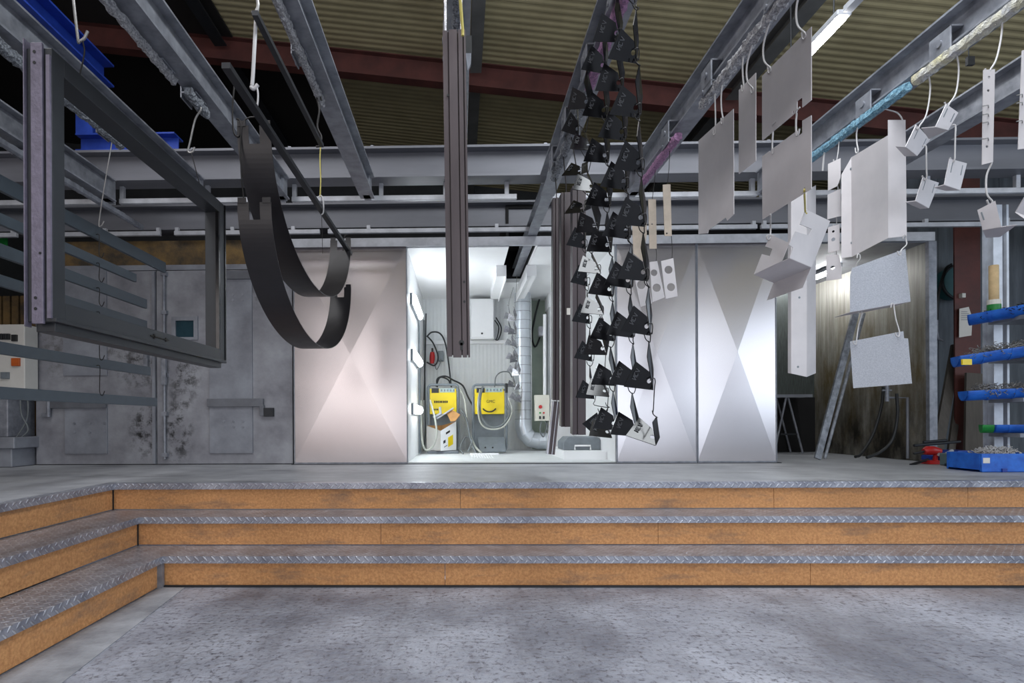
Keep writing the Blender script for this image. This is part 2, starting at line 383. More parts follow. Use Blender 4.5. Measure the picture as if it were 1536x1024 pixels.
# red rafter across and purlins along the hall
def roofbar(x0, x1, Y, h, w, drop, mt):
    m = MB(); p, q = V((x0, Y, roofz(x0)-drop-h)), V((x1, Y, roofz(x1)-drop-h))
    u = V((q-p)).normalized(); up = V((-u.z, 0, u.x))
    m.bar(p+up*.006, q+up*.006, w, .012, up); m.bar(p+up*(h-.006), q+up*(h-.006), w, .012, up); m.bar(p+up*h/2, q+up*h/2, .012, h-.02, up)
    return m
solo('roof_rafter', roofbar(XL+.05, XR-.05, 7.0, .27, .15, .02, 0), M['rafter'], 'red oxide steel rafter crossing under the corrugated roof from side to side', 'beam')
solo('roof_rafter', roofbar(XL+.05, XR-.05, -1.0, .27, .15, .02, 0), M['rafter'], 'red rafter over the loading end of the hall', 'beam')
for x, w, mt, lb in ((.2, .13, 'purlin', 'grey roof purlin above the tall brown profile in the middle'), (3.12, .16, 'purlin', 'grey brown roof purlin over the white hanging panels, beside the lit tube lamp'), (-2.75, .14, 'darksteel', 'dark roof purlin high on the left above the blue crane beam')):
    m = MB(); z = roofz(x)-.16
    m.ibeam((x, YF+.1, z), (x, 6.9, z), .15, w); m.ibeam((x, 7.1, z), (x, YB-.05, z), .15, w)
    solo('roof_purlin', m, M[mt], lb, 'beam')

# ================================================================ STAIRCASE
ST = thing('staircase', 'wide three-step corner staircase with orange risers and chequer plate treads', 'stairs', (0, 3.8, 0))
RY = (3.82, 4.13, 4.45); RX = (-1.93, -2.245, -2.605); SEAM = ((-.1, 2.2), (-.55, 1.35), (0, 2.3, 3.7))
lip = .045
for i in range(3):
    z0, z1 = .2*i, .2*(i+1); yb = RY[i+1] if i < 2 else RY[i]+.06; xb = RX[i+1] if i < 2 else RX[i]-.06
    xs = [RX[i]+.002]+list(SEAM[i])+[XR-.01]
    for a, b in zip(xs, xs[1:]):
        m = MB(); m.box(a+.0015, b-.0015, RY[i], RY[i]+.018, z0+.006, z1-lip+.004); part('riser', m, M['riser'], ST)
    m = MB(); m.box(RX[i]-.018, RX[i], YF+.5, RY[i]-.006, z0+.006, z1-lip+.004); part('riser', m, M['riser'], ST)
    # chequer-plate treads folded over the nosing
    m = MB(); x1 = XR-.01; ny = RY[i]-.022; nx = RX[i]+.022
    m.box(nx, x1, ny, yb, z1-.004, z1); m.box(nx, x1, ny-.004, ny, z1-lip, z1); part('tread', m, M['plate_x'], ST)
    m = MB(); m.box(xb, nx, YF+.5, ny, z1-.004, z1); m.box(nx, nx+.004, YF+.5, ny-.004, z1-lip, z1); m.box(xb, nx, ny, yb, z1-.004, z1); part('tread', m, M['plate_y'], ST)
m = MB(); m.box(-1.93, -1.9, 3.775, 3.81, 0, .155); part('corner_post', m, M['galv'], ST, 'galvanised corner angle')
m = MB(); m.box(-1.905, XR-.01, 3.8, 3.82, 0, .012); part('kick_strip', m, M['darksteel'], ST)
m = MB(); m.box(-2.245, -2.237, 4.12, 4.128, .2, .355); part('corner_post', m, M['darksteel'], ST)
m = MB(); m.box(-2.605, -2.597, 4.44, 4.448, .4, .555); part('corner_post', m, M['darksteel'], ST)

# ================================================================ CROSS BEAMS AND HANGING TUBES
m = MB(); m.ibeam((XL+.02, 5.3, 3.175), (XR-.02, 5.3, 3.175), .27, .2, .02, .012)
solo('cross_beam', m, M['beam'], 'nearer and higher of two grey steel beams crossing the hall in front of the booths', 'beam', 'grey cross beams')
m = MB(); m.ibeam((XL+.02, 6.45, 3.11), (XR-.02, 6.45, 3.11), .27, .2, .02, .012)
solo('cross_beam', m, M['beam'], 'farther and lower grey steel beam crossing just above the booth doors', 'beam', 'grey cross beams')
for px, lb in ((285, 'left'), (430, 'above the black strip'), (553, 'at the end of the second hanging rail'), (672, 'behind the tall brown profile'), (812, 'behind the rail with the black plates'), (1145, 'behind the white panels'), (1335, 'on the right')):
    p = at(px, 214, 5.3); m = MB(); m.box(p.x-.05, p.x+.05, 5.24, 5.36, 3.445, 3.46); m.box(p.x-.012, p.x+.012, 5.27, 5.33, 3.46, 3.475); m.box(p.x+.02, p.x+.045, 5.27, 5.33, 3.46, 3.485)
    solo('beam_clamp', m, M['galv'], 'steel clamp on the nearer cross beam, '+lb, 'clamp', 'beam clamps')
def htube(y, z, x0, x1, posts, top, lb, grp):
    t = thing('hanging_rail', lb, 'rail', ((x0+x1)/2, y, z), grp)
    m = MB(); m.box(x0, x1, y-.02, y+.02, z, z+.045); part('tube', m, M['tube'], t, bevel=.004)
    for x in posts:
        m = MB(); m.box(x-.018, x+.018, y-.018, y+.018, z+.045, top); part('hanger_post', m, M['tube'], t)
X53 = lambda px: at(px, 290, 5.35).x
X63 = lambda px: at(px, 345, 6.3).x
htube(5.35, 3.02, X53(-120), X53(172), [X53(-60), X53(60), X53(168)], 3.176, 'pale tube rail under the nearer cross beam, far left piece', 'pale tube rails')
htube(5.35, 3.02, X53(180), X53(428), [X53(184), X53(312), X53(424)], 3.176, 'pale tube rail under the nearer cross beam behind the window frame', 'pale tube rails')
htube(5.35, 3.02, X53(438), X53(775), [X53(442), X53(572), X53(668), X53(760)], 3.176, 'pale tube rail under the nearer cross beam left of the black plates', 'pale tube rails')
htube(5.35, 3.02, X53(815), X53(1135), [X53(822), X53(945), X53(1060), X53(1128)], 3.176, 'pale tube rail under the nearer cross beam behind the black plates', 'pale tube rails')
htube(5.35, 3.02, X53(1140), X53(1640), [X53(1146), X53(1265), X53(1390), X53(1525)], 3.176, 'pale tube rail under the nearer cross beam on the right', 'pale tube rails')
htube(6.3, 3.03, X63(-150), X63(26), [X63(-90), X63(20)], 3.111, 'pale tube rail under the farther beam at the far left edge', 'pale tube rails')
htube(6.3, 3.03, X63(85), X63(241), [X63(90), X63(158), X63(238)], 3.111, 'pale tube rail under the farther beam above the oven door', 'pale tube rails')
htube(6.3, 3.03, X63(262), X63(480), [X63(266), X63(349), X63(440)], 3.111, 'pale tube rail under the farther beam behind the curved black strips', 'pale tube rails')
htube(6.3, 3.03, X63(492), X63(1135), [X63(497), X63(553), X63(745), X63(1000), X63(1130)], 3.111, 'long pale tube rail under the farther beam over the booth opening', 'pale tube rails')
htube(6.3, 3.03, X63(1141), X63(1700), [X63(1146), X63(1238), X63(1388), X63(1510)], 3.111, 'pale tube rail under the farther beam over the spray booth', 'pale tube rails')

# ================================================================ OVERHEAD RAILS
RZ = 2.98
rails = [(-3.05, 5.22, 'outermost galvanised overhead rail on the left, behind the window frame'), (-2.27, 5.22, 'galvanised overhead rail running past the top of the black window frame'),
         (-1.53, 5.22, 'galvanised overhead rail above the curved black strips'), (-.79, 5.22, 'galvanised overhead rail left of the tall brown profile'),
         (-.0, 5.22, 'galvanised overhead rail seen end on above the tall brown profile'), (.76, 8.7, 'galvanised overhead rail that runs on into the white booth'),
         (1.49, 5.22, 'galvanised overhead rail carrying the notched white panels'), (2.6, 5.22, 'galvanised overhead rail above the large folded white panel'), (3.34, 5.22, 'rightmost galvanised overhead rail under the tan roof')]
for x, y1, lb in rails:
    m = MB(); m.ibeam((x, -4.5, RZ), (x, min(y1, 5.18), RZ), .19, .12, .012, .01)
    if y1 > 6:
        m.ibeam((x, 5.18, RZ), (x, y1, RZ), .12, .1, .012, .01)
    else: m.box(x-.03, x+.03, 5.1, 5.22, RZ, RZ+.19)
    solo('overhead_rail', m, M['galv'], lb, 'rail', 'overhead conveyor rails')
def carrier(x, y0, y1, mt, amp, lb, brs=(), w=.05, h=.055, z=2.9):
    t = thing('carrier_bar', lb, 'bar', (x, (y0+y1)/2, z), 'powder crusted carrier bars')
    m = MB(); m.crust((x, y0, z+h/2), (x, y1, z+h/2), w, h, amp, seed=int(abs(x*77)+y0*13)); part('bar', m, M[mt], t)
    for y in brs:
        b = MB(); xr = min(rails, key=lambda r: abs(r[0]-x))[0]
        b.box(xr-.075, xr-.066, y-.07, y+.07, z+.03, RZ+.1); b.box(xr-.075, xr-.008, y-.07, y+.07, RZ+.09, RZ+.1)
        b.box(xr-.075, x+.02, y-.07, y+.07, z+h, z+h+.008)
        br = part('hanger_bracket', b, M['galv'], t, bevel=.002)
        c = MB(); c.cyl((xr-.082, y, RZ+.04), (xr-.066, y, RZ+.04), .018, 12); part('bolt', c, M['galv'], br)
        c = MB(); c.cyl((xr-.082, y+.045, z+.05), (xr-.07, y+.045, z+.05), .012, 8); part('bolt', c, M['galv'], br)
carrier(-2.27, 1.2, 2.72, 'cr_grey', .007, 'grey crusted carrier bar beside the top corner of the window frame', (2.5,))
carrier(-2.27, 2.8, 4.0, 'cr_grey', .008, 'grey crusted carrier bar seen through the window frame', (3.35, 3.9))
carrier(-1.575, 2.0, 3.3, 'cr_white', .005, 'pale crusted carrier bar on the rail above the curved black strips', (3.2,), w=.035, h=.045, z=2.925)
carrier(-1.53, 3.36, 3.62, 'cr_grey', .008, 'short crusted carrier bar end with the bent wire hook hanging from it', (3.5,))
carrier(-.81, 2.0, 3.55, 'cr_white', .005, 'lumpy white crusted carrier bar left of the tall brown profile', (3.15,), w=.035, h=.045, z=2.925)
carrier(0., 1.6, 3.3, 'cr_grey', .005, 'crusted carrier bar holding the tall brown profile', (3.1,), z=2.905)
carrier(.735, 1.8, 3.38, 'cr_pink', .004, 'magenta crusted carrier bar above the black plates', (2.7, 3.3))
carrier(.735, 3.42, 4.65, 'cr_grey', .008, 'dark crusted carrier bar just beyond the magenta one', (3.95, 4.5))
carrier(1.45, 1.8, 3.6, 'cr_white', .007, 'long white crusted carrier bar holding the notched white panels', (2.74, 3.46))
carrier(1.45, 3.99, 4.75, 'cr_pink', .004, 'short magenta crusted carrier bar beside the beige boards', (4.15,))
carrier(2.53, 1.6, 3.37, 'cr_yellow', .004, 'yellow stained crusted carrier bar at the upper right', (3.2,))
carrier(2.53, 3.43, 4.5, 'cr_teal', .004, 'turquoise crusted carrier bar above the folded white panel', (3.8,))
carrier(3.27, 1.8, 3.3, 'cr_white', .005, 'white crusted carrier bar on the rightmost rail', (2.6,))
carrier(-3.05, 3.2, 5.7, 'galv', .001, 'plain grey carrier bar on the outermost left rail', (4.2,))

# ================================================================ BLUE CRANE STEEL
t = thing('blue_crane_girder', 'blue painted crane girder with post standing on the cross beam at upper left', 'crane', (-3.1, 5.3, 3.445))
m = MB(); m.ibeam((-3.22, .5, 4.09), (-3.22, 5.38, 4.09), .2, .2, .016, .014); part('girder', m, M['blue'], t)
m = MB(); x0, x1 = at(122, 200, 5.3).x, at(147, 200, 5.3).x; m.box(x0, x1, 5.22, 5.235, 3.6, 4.09); m.box(x0, x1, 5.365, 5.38, 3.6, 4.09); m.box((x0+x1)/2-.008, (x0+x1)/2+.008, 5.235, 5.365, 3.6, 4.09); part('post', m, M['blue'], t)
m = MB(); m.ibeam((at(122, 210, 5.3).x, 5.3, 3.446), (at(268, 210, 5.3).x, 5.3, 3.446), .155, .17, .014, .012); part('base_beam', m, M['blue'], t)
m = MB()
for k in range(3): m.box(-3.23, -3.215, 3.6+.6*k, 3.615+.6*k, 4.11, 4.27)
part('stiffener', m, M['blue'], t)
# ================================================================ LAMPS
def hall_lamp(x, y0, y1, z, lb):
    t = thing('tube_lamp', lb, 'lamp', (x, (y0+y1)/2, z), 'hall tube lamps')
    m = MB(); m.box(x-.05, x+.05, y0-.02, y1+.02, z+.035, z+.075); part('housing', m, M['tube'], t, bevel=.008)
    m = MB(); m.cyl((x, y0, z+.02), (x, y1, z+.02), .022, 14); part('tube', m, M['lampon'], t)
    m = MB()
    for yy in (y0+.1, y1-.1): m.cyl((x, yy, z+.07), (x, yy, roofz(x)+.01), .006, 6)
    part('suspension_rod', m, M['darksteel'], t)
hall_lamp(2.66, 4.2, 4.95, 3.8, 'lit fluorescent tube lamp high between the hanging white panels and the roof')
m = MB(); m.box(2.63, 2.69, 2.2, 4.15, 3.83, 3.87); solo('cable_duct', m, M['tube'], 'grey cable duct running on from the lit tube lamp', 'duct')
# ================================================================ OVEN (left)
FY = 6.4
def fx(px, y=FY): return at(px, 540, y).x
def fz(py, y=FY, px=690): return at(px, py, y).z
OX0, OX1, OXM = fx(55), fx(440), fx(236)
t = thing('curing_oven', 'grey steel oven housing at left behind its stained double doors', 'oven', ((OX0+OX1)/2, 7.7, .6))
m = MB(); m.box(OX0+.01, OX1-.02, FY+.03, 9.2, .6, 2.62); part('body', m, M['ovenp'], t)
m = MB(); m.box(OX0+.01, OX1-.02, FY-.02, 9.2, 2.74, 3.0); part('lagging', m, M['insul'], t, 'browned lagging strip above the doors')
m = MB(); m.box(OX0, OX1-.005, FY-.025, FY+.03, 2.685, 2.74); part('lintel', m, M['ovenp'], t)
def plate(m, px0, py0, px1, py1, y, t=.02):
    m.box(fx(px0), fx(px1), y-t, y, fz(py1), fz(py0)); return m
def oven_door(px0, px1, lb, right):
    x0, x1 = fx(px0), fx(px1); t = thing('oven_door', lb, 'door', ((x0+x1)/2, FY, .62))
    m = MB(); m.box(x0+.004, x1-.004, FY-.02, FY+.03, .605, 2.68); part('leaf', m, M['oven_r' if right else 'oven'], t, bevel=.004)
    y = FY-.02
    if right:
        part('reinforcing_plate', plate(MB(), 316, 404, 380, 678, y), M['ovenp'], t, bevel=.002)
        part('hinge_bar', plate(plate(MB(), 314, 596, 397, 608, y-.018, .03), 392, 606, 398, 622, y, .05), M['ovenbar'], t, bevel=.002)
        part('hinge_block', plate(MB(), 398, 610, 412, 623, y, .05), M['darksteel'], t, bevel=.003)
        part('hinge_bar', plate(MB(), 336, 405, 400, 417, y-.018, .03), M['ovenbar'], t, bevel=.002)
        w = part('window_frame', plate(plate(plate(plate(MB(), 260, 472, 266, 507, y), 293, 472, 299, 507, y), 266, 472, 293, 478, y), 266, 503, 293, 507, y, .02), M['ovenp'], t)
        part('pane', plate(MB(), 266, 478, 293, 503, y-.001, .003), M['glass'], w)
        m = MB(); m.cyl((fx(250), y-.035, fz(400)), (fx(250), y-.035, fz(686)), .014, 10)
        for py in (408, 466, 560, 618, 680): m.box(fx(246), fx(254), y-.05, y, fz(py+3), fz(py-3))
        part('locking_rod', m, M['galv'], t)
        m = MB(); m.box(fx(247), fx(254), y-.07, y-.03, fz(575), fz(535)); part('latch', m, M['galv'], t, bevel=.003)
        m = MB()
        for px in (338, 352, 366):
            for py in (440, 448, 630, 638): m.cyl((fx(px), y-.027, fz(py)), (fx(px), y-.018, fz(py)), .014, 8)
        part('rivets', m, M['galv'], t)
    else:
        part('reinforcing_plate', plate(MB(), 100, 607, 163, 678, y), M['ovenp'], t, bevel=.002)
        part('reinforcing_plate', plate(MB(), 98, 400, 163, 560, y), M['ovenp'], t, bevel=.002)
        part('hinge_bar', plate(MB(), 80, 597, 163, 609, y-.018, .03), M['ovenbar'], t, bevel=.002)
        m = MB(); m.cyl((fx(78), y-.04, fz(622)), (fx(78), y-.04, fz(598)), .022, 12); m.box(fx(66), fx(78), y-.03, y, fz(622), fz(616)); part('hinge_knuckle', m, M['galv'], t)
        m = MB(); m.box(fx(220), fx(226), y-.05, y-.02, fz(550), fz(528)); m.cyl((fx(223), y-.06, fz(532)), (fx(223), y, fz(532)), .022, 10); part('handle', m, M['galv'], t)
        m = MB(); m.box(fx(231), fx(235.4), y-.025, y, .61, 2.67); part('edge_strip', m, M['ovenp'], t)
        m = MB()
        for px in (115, 138, 160):
            for py in (632, 645): m.cyl((fx(px), y-.027, fz(py)), (fx(px), y-.018, fz(py)), .014, 8)
        part('rivets', m, M['galv'], t)
oven_door(55, 236, 'left leaf of the grey oven door, half hidden by the window frame and dark slats', False)
oven_door(236, 440, 'right leaf of the grey oven door with small inspection window and locking rod', True)

# control cabinet and motor in the dark recess on the far left
t = thing('control_cabinet', 'white control cabinet with black switches at the left edge beside the oven', 'cabinet', (fx(5, 6.2), 6.2, fz(590, 6.2)))
y = 6.15; P = lambda px, py: at(px, py, y)
m = MB(); m.box(P(-60, 540).x, P(37, 540).x, y, y+.2, P(37, 590).z, P(37, 486).z); part('body', m, M['cabwhite'], t, bevel=.008)
for px, py, w, h, mt in ((3, 505, 5, 9, 'plasticd'), (9, 505, 5, 9, 'plasticd'), (14, 505, 4, 9, 'plasticd'), (23, 507, 8, 10, 'plasticd'), (10, 526, 14, 5, 'orange'), (22, 527, 5, 7, 'plasticd'), (25, 543, 12, 12, 'orange'), (9, 563, 12, 10, 'plastic')):
    a, b = P(px-w/2, py+h/2), P(px+w/2, py-h/2); m = MB(); m.box(a.x, b.x, y-.025, y, a.z, b.z); part('switch' if mt != 'plastic' else 'meter', m, M[mt], t, bevel=.003)
m = MB(); m.tube(smooth([P(28, 592)+V((0,.1,0)), P(42, 605), P(40, 630), P(25, 655), P(20, 660)]), .008, 6); m.tube(smooth([P(20, 592)+V((0,.1,0)), P(32, 620), P(42, 645), P(22, 662)]), .008, 6); part('cable', m, M['cableg'], t)
t = thing('fan_motor', 'grey fan housing on its plinth under the white control cabinet', 'motor', (fx(0, 6.2), 6.3, .6))
m = MB(); m.box(P(-50, 0).x, P(14, 0).x, 6.1, 6.5, P(0, 655).z, P(0, 592).z+.02); part('column', m, M['galv'], t, bevel=.01)
m = MB(); m.box(P(-50, 0).x, P(32, 0).x, 6.02, 6.52, P(0, 672).z, P(0, 655).z); part('flange', m, M['ovenp'], t, bevel=.01)
m = MB(); m.box(P(-50, 0).x, P(24, 0).x, 6.06, 6.5, .6, P(0, 672).z); part('plinth', m, M['ovenp'], t, bevel=.01)
m = MB()
for k in range(9): m.box(fx(-60+k*13, 7.2), fx(-60+k*13+10, 7.2), 7.2, 7.25, .6, 2.6)
solo('slatted_screen', m, M['insul'], 'brownish upright slatted sheeting in the gap left of the oven', 'screen')
a, b = at(-6, 374, 6.7), at(11, 352, 6.7)
m = MB(); m.box(a.x-.2, b.x, 6.7, 6.71, a.z, b.z-.03); solo('green_placard', m, M['green'], 'small green placard at the far left edge behind the frame', 'sign')

# ================================================================ WHITE BOOTH
BX0, BX1 = fx(612), fx(922); BY1 = 9.1; BZ = 2.9; NX0, NX1 = 1.09, 1.32
BF = .612
m = MB(); m.box(BX0-.05, BX1+.05, FY, BY1+.7, .597, BF); struct('floor', m, M['boothfloor'])
m = MB(); m.box(BX0-.06, BX0, FY, BY1, BF, BZ); struct('wall_left', m, M['white'])
m = MB(); m.box(BX1, BX1+.06, FY, BY1, BF, BZ); struct('wall_right', m, M['white'])
m = MB()
def ribwall(m, x0, x1, y):
    vs = []; x = x0; i = 0
    while x < x1:
        vs.append((x, y+(.006 if i % 2 else 0))); x += .028; i += 1
    vs.append((x1, y)); k = len(vs)
    m.add([(a, b, BF) for a, b in vs]+[(a, b, BZ) for a, b in vs]+[(x0, y+.06, BF), (x1, y+.06, BF), (x0, y+.06, BZ), (x1, y+.06, BZ)],
          [(i, i+1, k+i+1, k+i) for i in range(k-1)]+[(2*k, 2*k+1, 2*k+3, 2*k+2)])
ribwall(m, BX0, NX0, BY1); struct('wall_back', m, M['white_rib'])
m = MB(); m.box(NX1, BX1, BY1-.35, BY1+.06, BF, BZ-.2); m.box(NX1-.02, BX1, BY1-.35, BY1+.06, BZ-.2, BZ); struct('wall_back', m, M['white'])
m = MB(); m.box(NX0-.02, NX1+.02, BY1+.2, BY1+.25, BF, BZ); m.box(NX0-.04, NX0, BY1+.06, BY1+.2, BF, BZ); m.box(NX1, NX1+.04, BY1+.06, BY1+.2, BF, BZ); struct('wall_back', m, M['niche'])
SX0, SX1, SYE = .53, .83, 8.05
m = MB(); m.box(BX0-.06, SX0, FY, BY1+.06, BZ, BZ+.05); m.box(SX1, BX1+.06, FY, BY1+.55, BZ, BZ+.05); m.box(SX0, SX1, SYE, BY1+.06, BZ, BZ+.05); struct('ceiling', m, M['white'])
m = MB(); m.box(SX0-.03, SX0, FY+.02, SYE, BZ+.05, BZ+.42); m.box(SX1, SX1+.03, FY+.02, SYE, BZ+.05, BZ+.42); m.box(SX0-.03, SX1+.03, FY+.02, SYE, BZ+.42, BZ+.45); m.box(SX0, SX1, SYE, SYE+.03, BZ+.05, BZ+.42); struct('trim_1', m, M['dark'])
for x, s, lb in ((SX0+.03, -1, 'left'), (SX1-.03, 1, 'right')):
    m = MB(); m.box(min(x, x+s*.12), max(x, x+s*.12), FY+.75, 8.5, BZ-.13, BZ-.001); m.box(min(x, x+s*.01), max(x, x+s*.01), FY+.75, 8.5, BZ-.17, BZ-.13)
    for k in range(4): m.cyl((x+s*.12, FY+.9+.4*k, BZ-.05), (x+s*.126, FY+.9+.4*k, BZ-.05), .012, 8)
    solo('slot_channel', m, M['white'], f'white sheet channel along the {lb} side of the rail slot in the booth ceiling', 'channel', 'slot channels')
# lit diffusers on the left wall
for i, (px, py) in enumerate(((622, 437), (622, 522), (622, 611))):
    pass
for i, (y0, y1, z) in enumerate(((6.7, 7.8, 2.42), (6.75, 7.75, 1.80), (6.8, 7.7, 1.19))):
    lb = ('topmost', 'middle', 'lowest')[i]
    t = thing('wall_lamp', f'{lb} of three lit oval diffuser lamps on the left booth wall', 'lamp', (BX0+.04, (y0+y1)/2, z), 'booth wall lamps')
    m = MB(); m.box(BX0+.001, BX0+.03, y0-.02, y1+.02, z-.065, z+.065); part('housing', m, M['plastic'], t, bevel=.01)
    m = MB(); c = V((BX0+.03, 0, z)); n = 12; pts = [(c.x+.05*math.sin(PI*k/n), c.z-.055*math.cos(PI*k/n)) for k in range(n+1)]
    vs = [(x, y0, zz) for x, zz in pts]+[(x, y1, zz) for x, zz in pts]; k = n+1
    m.add(vs, [(i2, i2+1, k+i2+1, k+i2) for i2 in range(n)]+[tuple(range(k)), tuple(range(k, 2*k))[::-1], (0, k, 2*k-1, n)], False)
    part('diffuser', m, M['lampb'], t)
m = MB(); m.tube([(BX0+.015, 7.95, .62), (BX0+.015, 7.95, 2.3), (BX0+.015, 7.8, 2.42)], .012, 8); m.tube([(BX0+.015, 8.1, .62), (BX0+.015, 8.1, 1.9), (BX0+.015, 7.7, 1.8)], .012, 8)
solo('wall_conduit', m, M['plastic'], 'grey conduits running up the left booth wall between the lamps', 'conduit')
# back wall fittings
B = lambda px, py, y=9.0: at(px, py, y)
a, b = B(706, 508, 8.8), B(741, 447, 8.8)
t = thing('wall_cabinet', 'white wall cabinet on the booth back wall right of the tall brown profile', 'cabinet', ((a.x+b.x)/2, 8.95, a.z))
m = MB(); m.box(a.x, b.x, 8.82, 9.1, a.z, b.z); part('body', m, M['white'], t, bevel=.006)
m = MB(); m.box(a.x+.01, b.x-.01, 8.8, 8.82, a.z+.02, b.z-.01); d = part('door', m, M['white'], t, bevel=.004)
p = B(723, 500, 8.8); m = MB(); m.cyl((p.x, 8.785, p.z), (p.x, 8.8, p.z), .014, 10); part('lock', m, M['plasticd'], d)
a, b = B(640, 516, 9.05), B(762, 510, 9.05); m = MB(); m.box(BX0, b.x, 9.04, 9.095, a.z, b.z); solo('cable_ledge', m, M['white'], 'white horizontal cable ledge across the booth back wall', 'ledge')
t = thing('red_plug', 'red industrial plug hanging on the booth back wall', 'plug', tuple(B(648, 545, 8.98)))
m = MB(); p, q = B(648.5, 528, 8.98), B(648, 545, 8.98); m.tube([p, (p*2+q)/3, (p+q*2)/3, q], [.03, .04, .04, .03], 12); part('body', m, M['red'], t)
m = MB(); m.cyl(p, p+V((0,0,.06)), .014, 8); part('gland', m, M['plasticd'], t)
a, b = B(657, 541, 8.98), B(665, 526, 8.98); m = MB(); m.box(a.x, b.x, 8.97, 9.1, a.z, b.z); solo('socket_box', m, M['plastic'], 'small grey socket box beside the red plug', 'socket', bevel=.006)
def cable(pts, r, mt, lb, y=None, n=6, nm='cable'):
    P3 = [at(p[0], p[1], p[2] if len(p) > 2 else y) for p in pts]
    m = MB(); m.tube(smooth(P3, 5), r, n); return solo(nm, m, M[mt], lb, 'cable')
cable([(640, 505), (648, 498), (660, 500), (668, 515), (673, 545), (677, 580, 8.6)], .012, 'cable', 'thick dark cable arching down the booth wall beside the red plug', 8.98)
cable([(641, 504), (650, 515), (657, 535), (652, 548), (640, 543)], .012, 'cable', 'dark cable looping around the red plug', 8.96)
cable([(652, 545), (655, 554), (660, 545), (661, 538)], .007, 'cableg', 'thin cable loop hanging under the red plug', 8.96)
cable([(656, 580, 8.3), (656, 568, 8.4), (668, 564, 8.5), (680, 570, 8.5), (694, 578, 8.4), (702, 595, 8.35), (710, 610, 8.3)], .012, 'cable', 'dark cable arching over the left yellow unit to the right one', 8.4)
cable([(654, 579, 8.3), (660, 566, 8.4), (672, 569, 8.4), (676, 578, 8.3)], .012, 'cable', 'dark cable loop standing on the left yellow unit', 8.4)
cable([(690, 582, 8.2), (697, 600, 8.2), (702, 640, 8.1), (712, 668, 8.0), (722, 679, 7.9)], .014, 'cablew', 'white hose falling between the two yellow units', 8.1)
cable([(690, 612, 8.2), (700, 630, 8.1), (706, 660, 8.0), (714, 680, 7.9)], .013, 'cableg', 'grey hose on the floor between the yellow units', 8.1)
cable([(645, 600, 8.0), (652, 625, 7.9), (655, 650, 7.9), (650, 668, 7.9), (640, 675, 7.9), (634, 665, 7.9), (632, 640, 8), (632, 600, 8)], .014, 'cablew', 'white hose looping in front of the left yellow unit', 8.0)
cable([(724, 580, 8.2), (720, 600, 8.0), (722, 625, 8.0), (735, 640, 8.0), (752, 638, 8.0), (764, 622, 8.1), (760, 605, 8.2)], .014, 'cableg', 'grey hose bundle slung across the right yellow unit', 8.0)
cable([(720, 584, 8.2), (717, 605, 7.98), (720, 632, 7.98), (733, 643, 7.98), (755, 640, 7.98), (768, 618, 8.1), (763, 596, 8.2)], .011, 'cablew', 'pale hose bundle slung across the right yellow unit', 8.0)
cable([(742, 580, 8.2), (744, 565, 8.3), (752, 558, 8.4), (763, 558, 8.4), (768, 566, 8.4)], .008, 'cableg', 'thin grey cable arching from the right yellow unit to the hanging bare plates', 8.3)
cable([(702, 677, 7.9), (708, 660, 8), (698, 655, 8.1), (690, 672, 8.0), (695, 680, 7.9)], .011, 'cableg', 'grey hose coil lying between the yellow units', 8.0)
cable([(742, 480), (748, 490), (746, 505), (743, 510)], .009, 'cable', 'dark cable bunch beside the white wall cabinet', 9.0)
cable([(744, 476), (752, 492), (748, 508), (744, 510)], .009, 'cable', 'outer dark cable beside the white wall cabinet', 9.02)
cable([(636, 480), (637, 560), (638, 640), (636, 676)], .012, 'cableg', 'grey cable running down the corner behind the wall lamps', 8.9)
cable([(639, 470), (638, 530), (636, 600)], .01, 'cable', 'dark cable beside the booth corner', 8.85)
# powder units
def unit(px0, px1, lb, open_box):
    y = 8.25; Q = lambda px, py, yy=y: at(px, py, yy); x0, x1 = Q(px0, 600).x, Q(px1, 600).x; zt = Q(px0, 577).z; zb = BF
    t = thing('powder_unit', lb, 'machine', ((x0+x1)/2, y+.15, BF), 'yellow powder coating units')
    m = MB(); r = .05; c = []
    for cx, cz, a0 in ((x1-r, zt-r, 0), (x0+r, zt-r, PI/2), (x0+r, zb+.03+r, PI), (x1-r, zb+.03+r, 1.5*PI)):
        c += [V((cx+r*math.cos(a0+PI/2*k/5), y, cz+r*math.sin(a0+PI/2*k/5))) for k in range(6)]
    m.tube(c, .017, 8, closed=True); part('tube_frame', m, M['plastic'], t)
    ya, yb = Q(px0, 583).z, Q(px0, 621).z
    m = MB(); m.box(x0+.025, x1-.025, y+.0, y+.3, yb, ya); part('cabinet', m, M['yellow'], t, bevel=.008)
    w = x1-x0; zs0, zs1 = Q(0, 593).z, Q(0, 586).z
    m = MB(); m.box(x0+.05, x0+.05+w*.24, y-.004, y, zs0, zs1); part('display', m, M['plasticd'], t)
    m = MB(); m.box(x0+.06+w*.24, x1-.05, y-.004, y, zs0+.006, zs1-.004); s = part('control_strip', m, M['glassy'], t)
    m = MB()
    for k in range(6): m.box(x0+.07+w*(.26+.1*k), x0+.07+w*(.26+.1*k)+.02, y-.007, y-.004, zs0+.02, zs1-.015)
    part('buttons', m, M['plastic'], s)
    return t, Q, x0, x1, y
M['glassy'] = mat('pale control strip', (190, 206, 190), .4, var=.25, scale=30, rgb2=(150, 176, 184))
t, Q, x0, x1, y = unit(642, 687.5, 'yellow fronted powder unit on the left with cardboard box of parts on its shelf', True)
m = MB(); cz = Q(662, 602.5).z; cx = Q(661, 602).x
for k in range(8):
    xx = cx-.09+k*.024; m.box(xx, xx+.017, y-.003, y, cz-.016, cz+.016)
    if k % 2: m.box(xx, xx+.024, y-.003, y, cz-.004, cz+.004)
part('lettering', m, M['ink'], t)
m = MB(); cz = Q(654, 614).z; cx = Q(654, 614).x
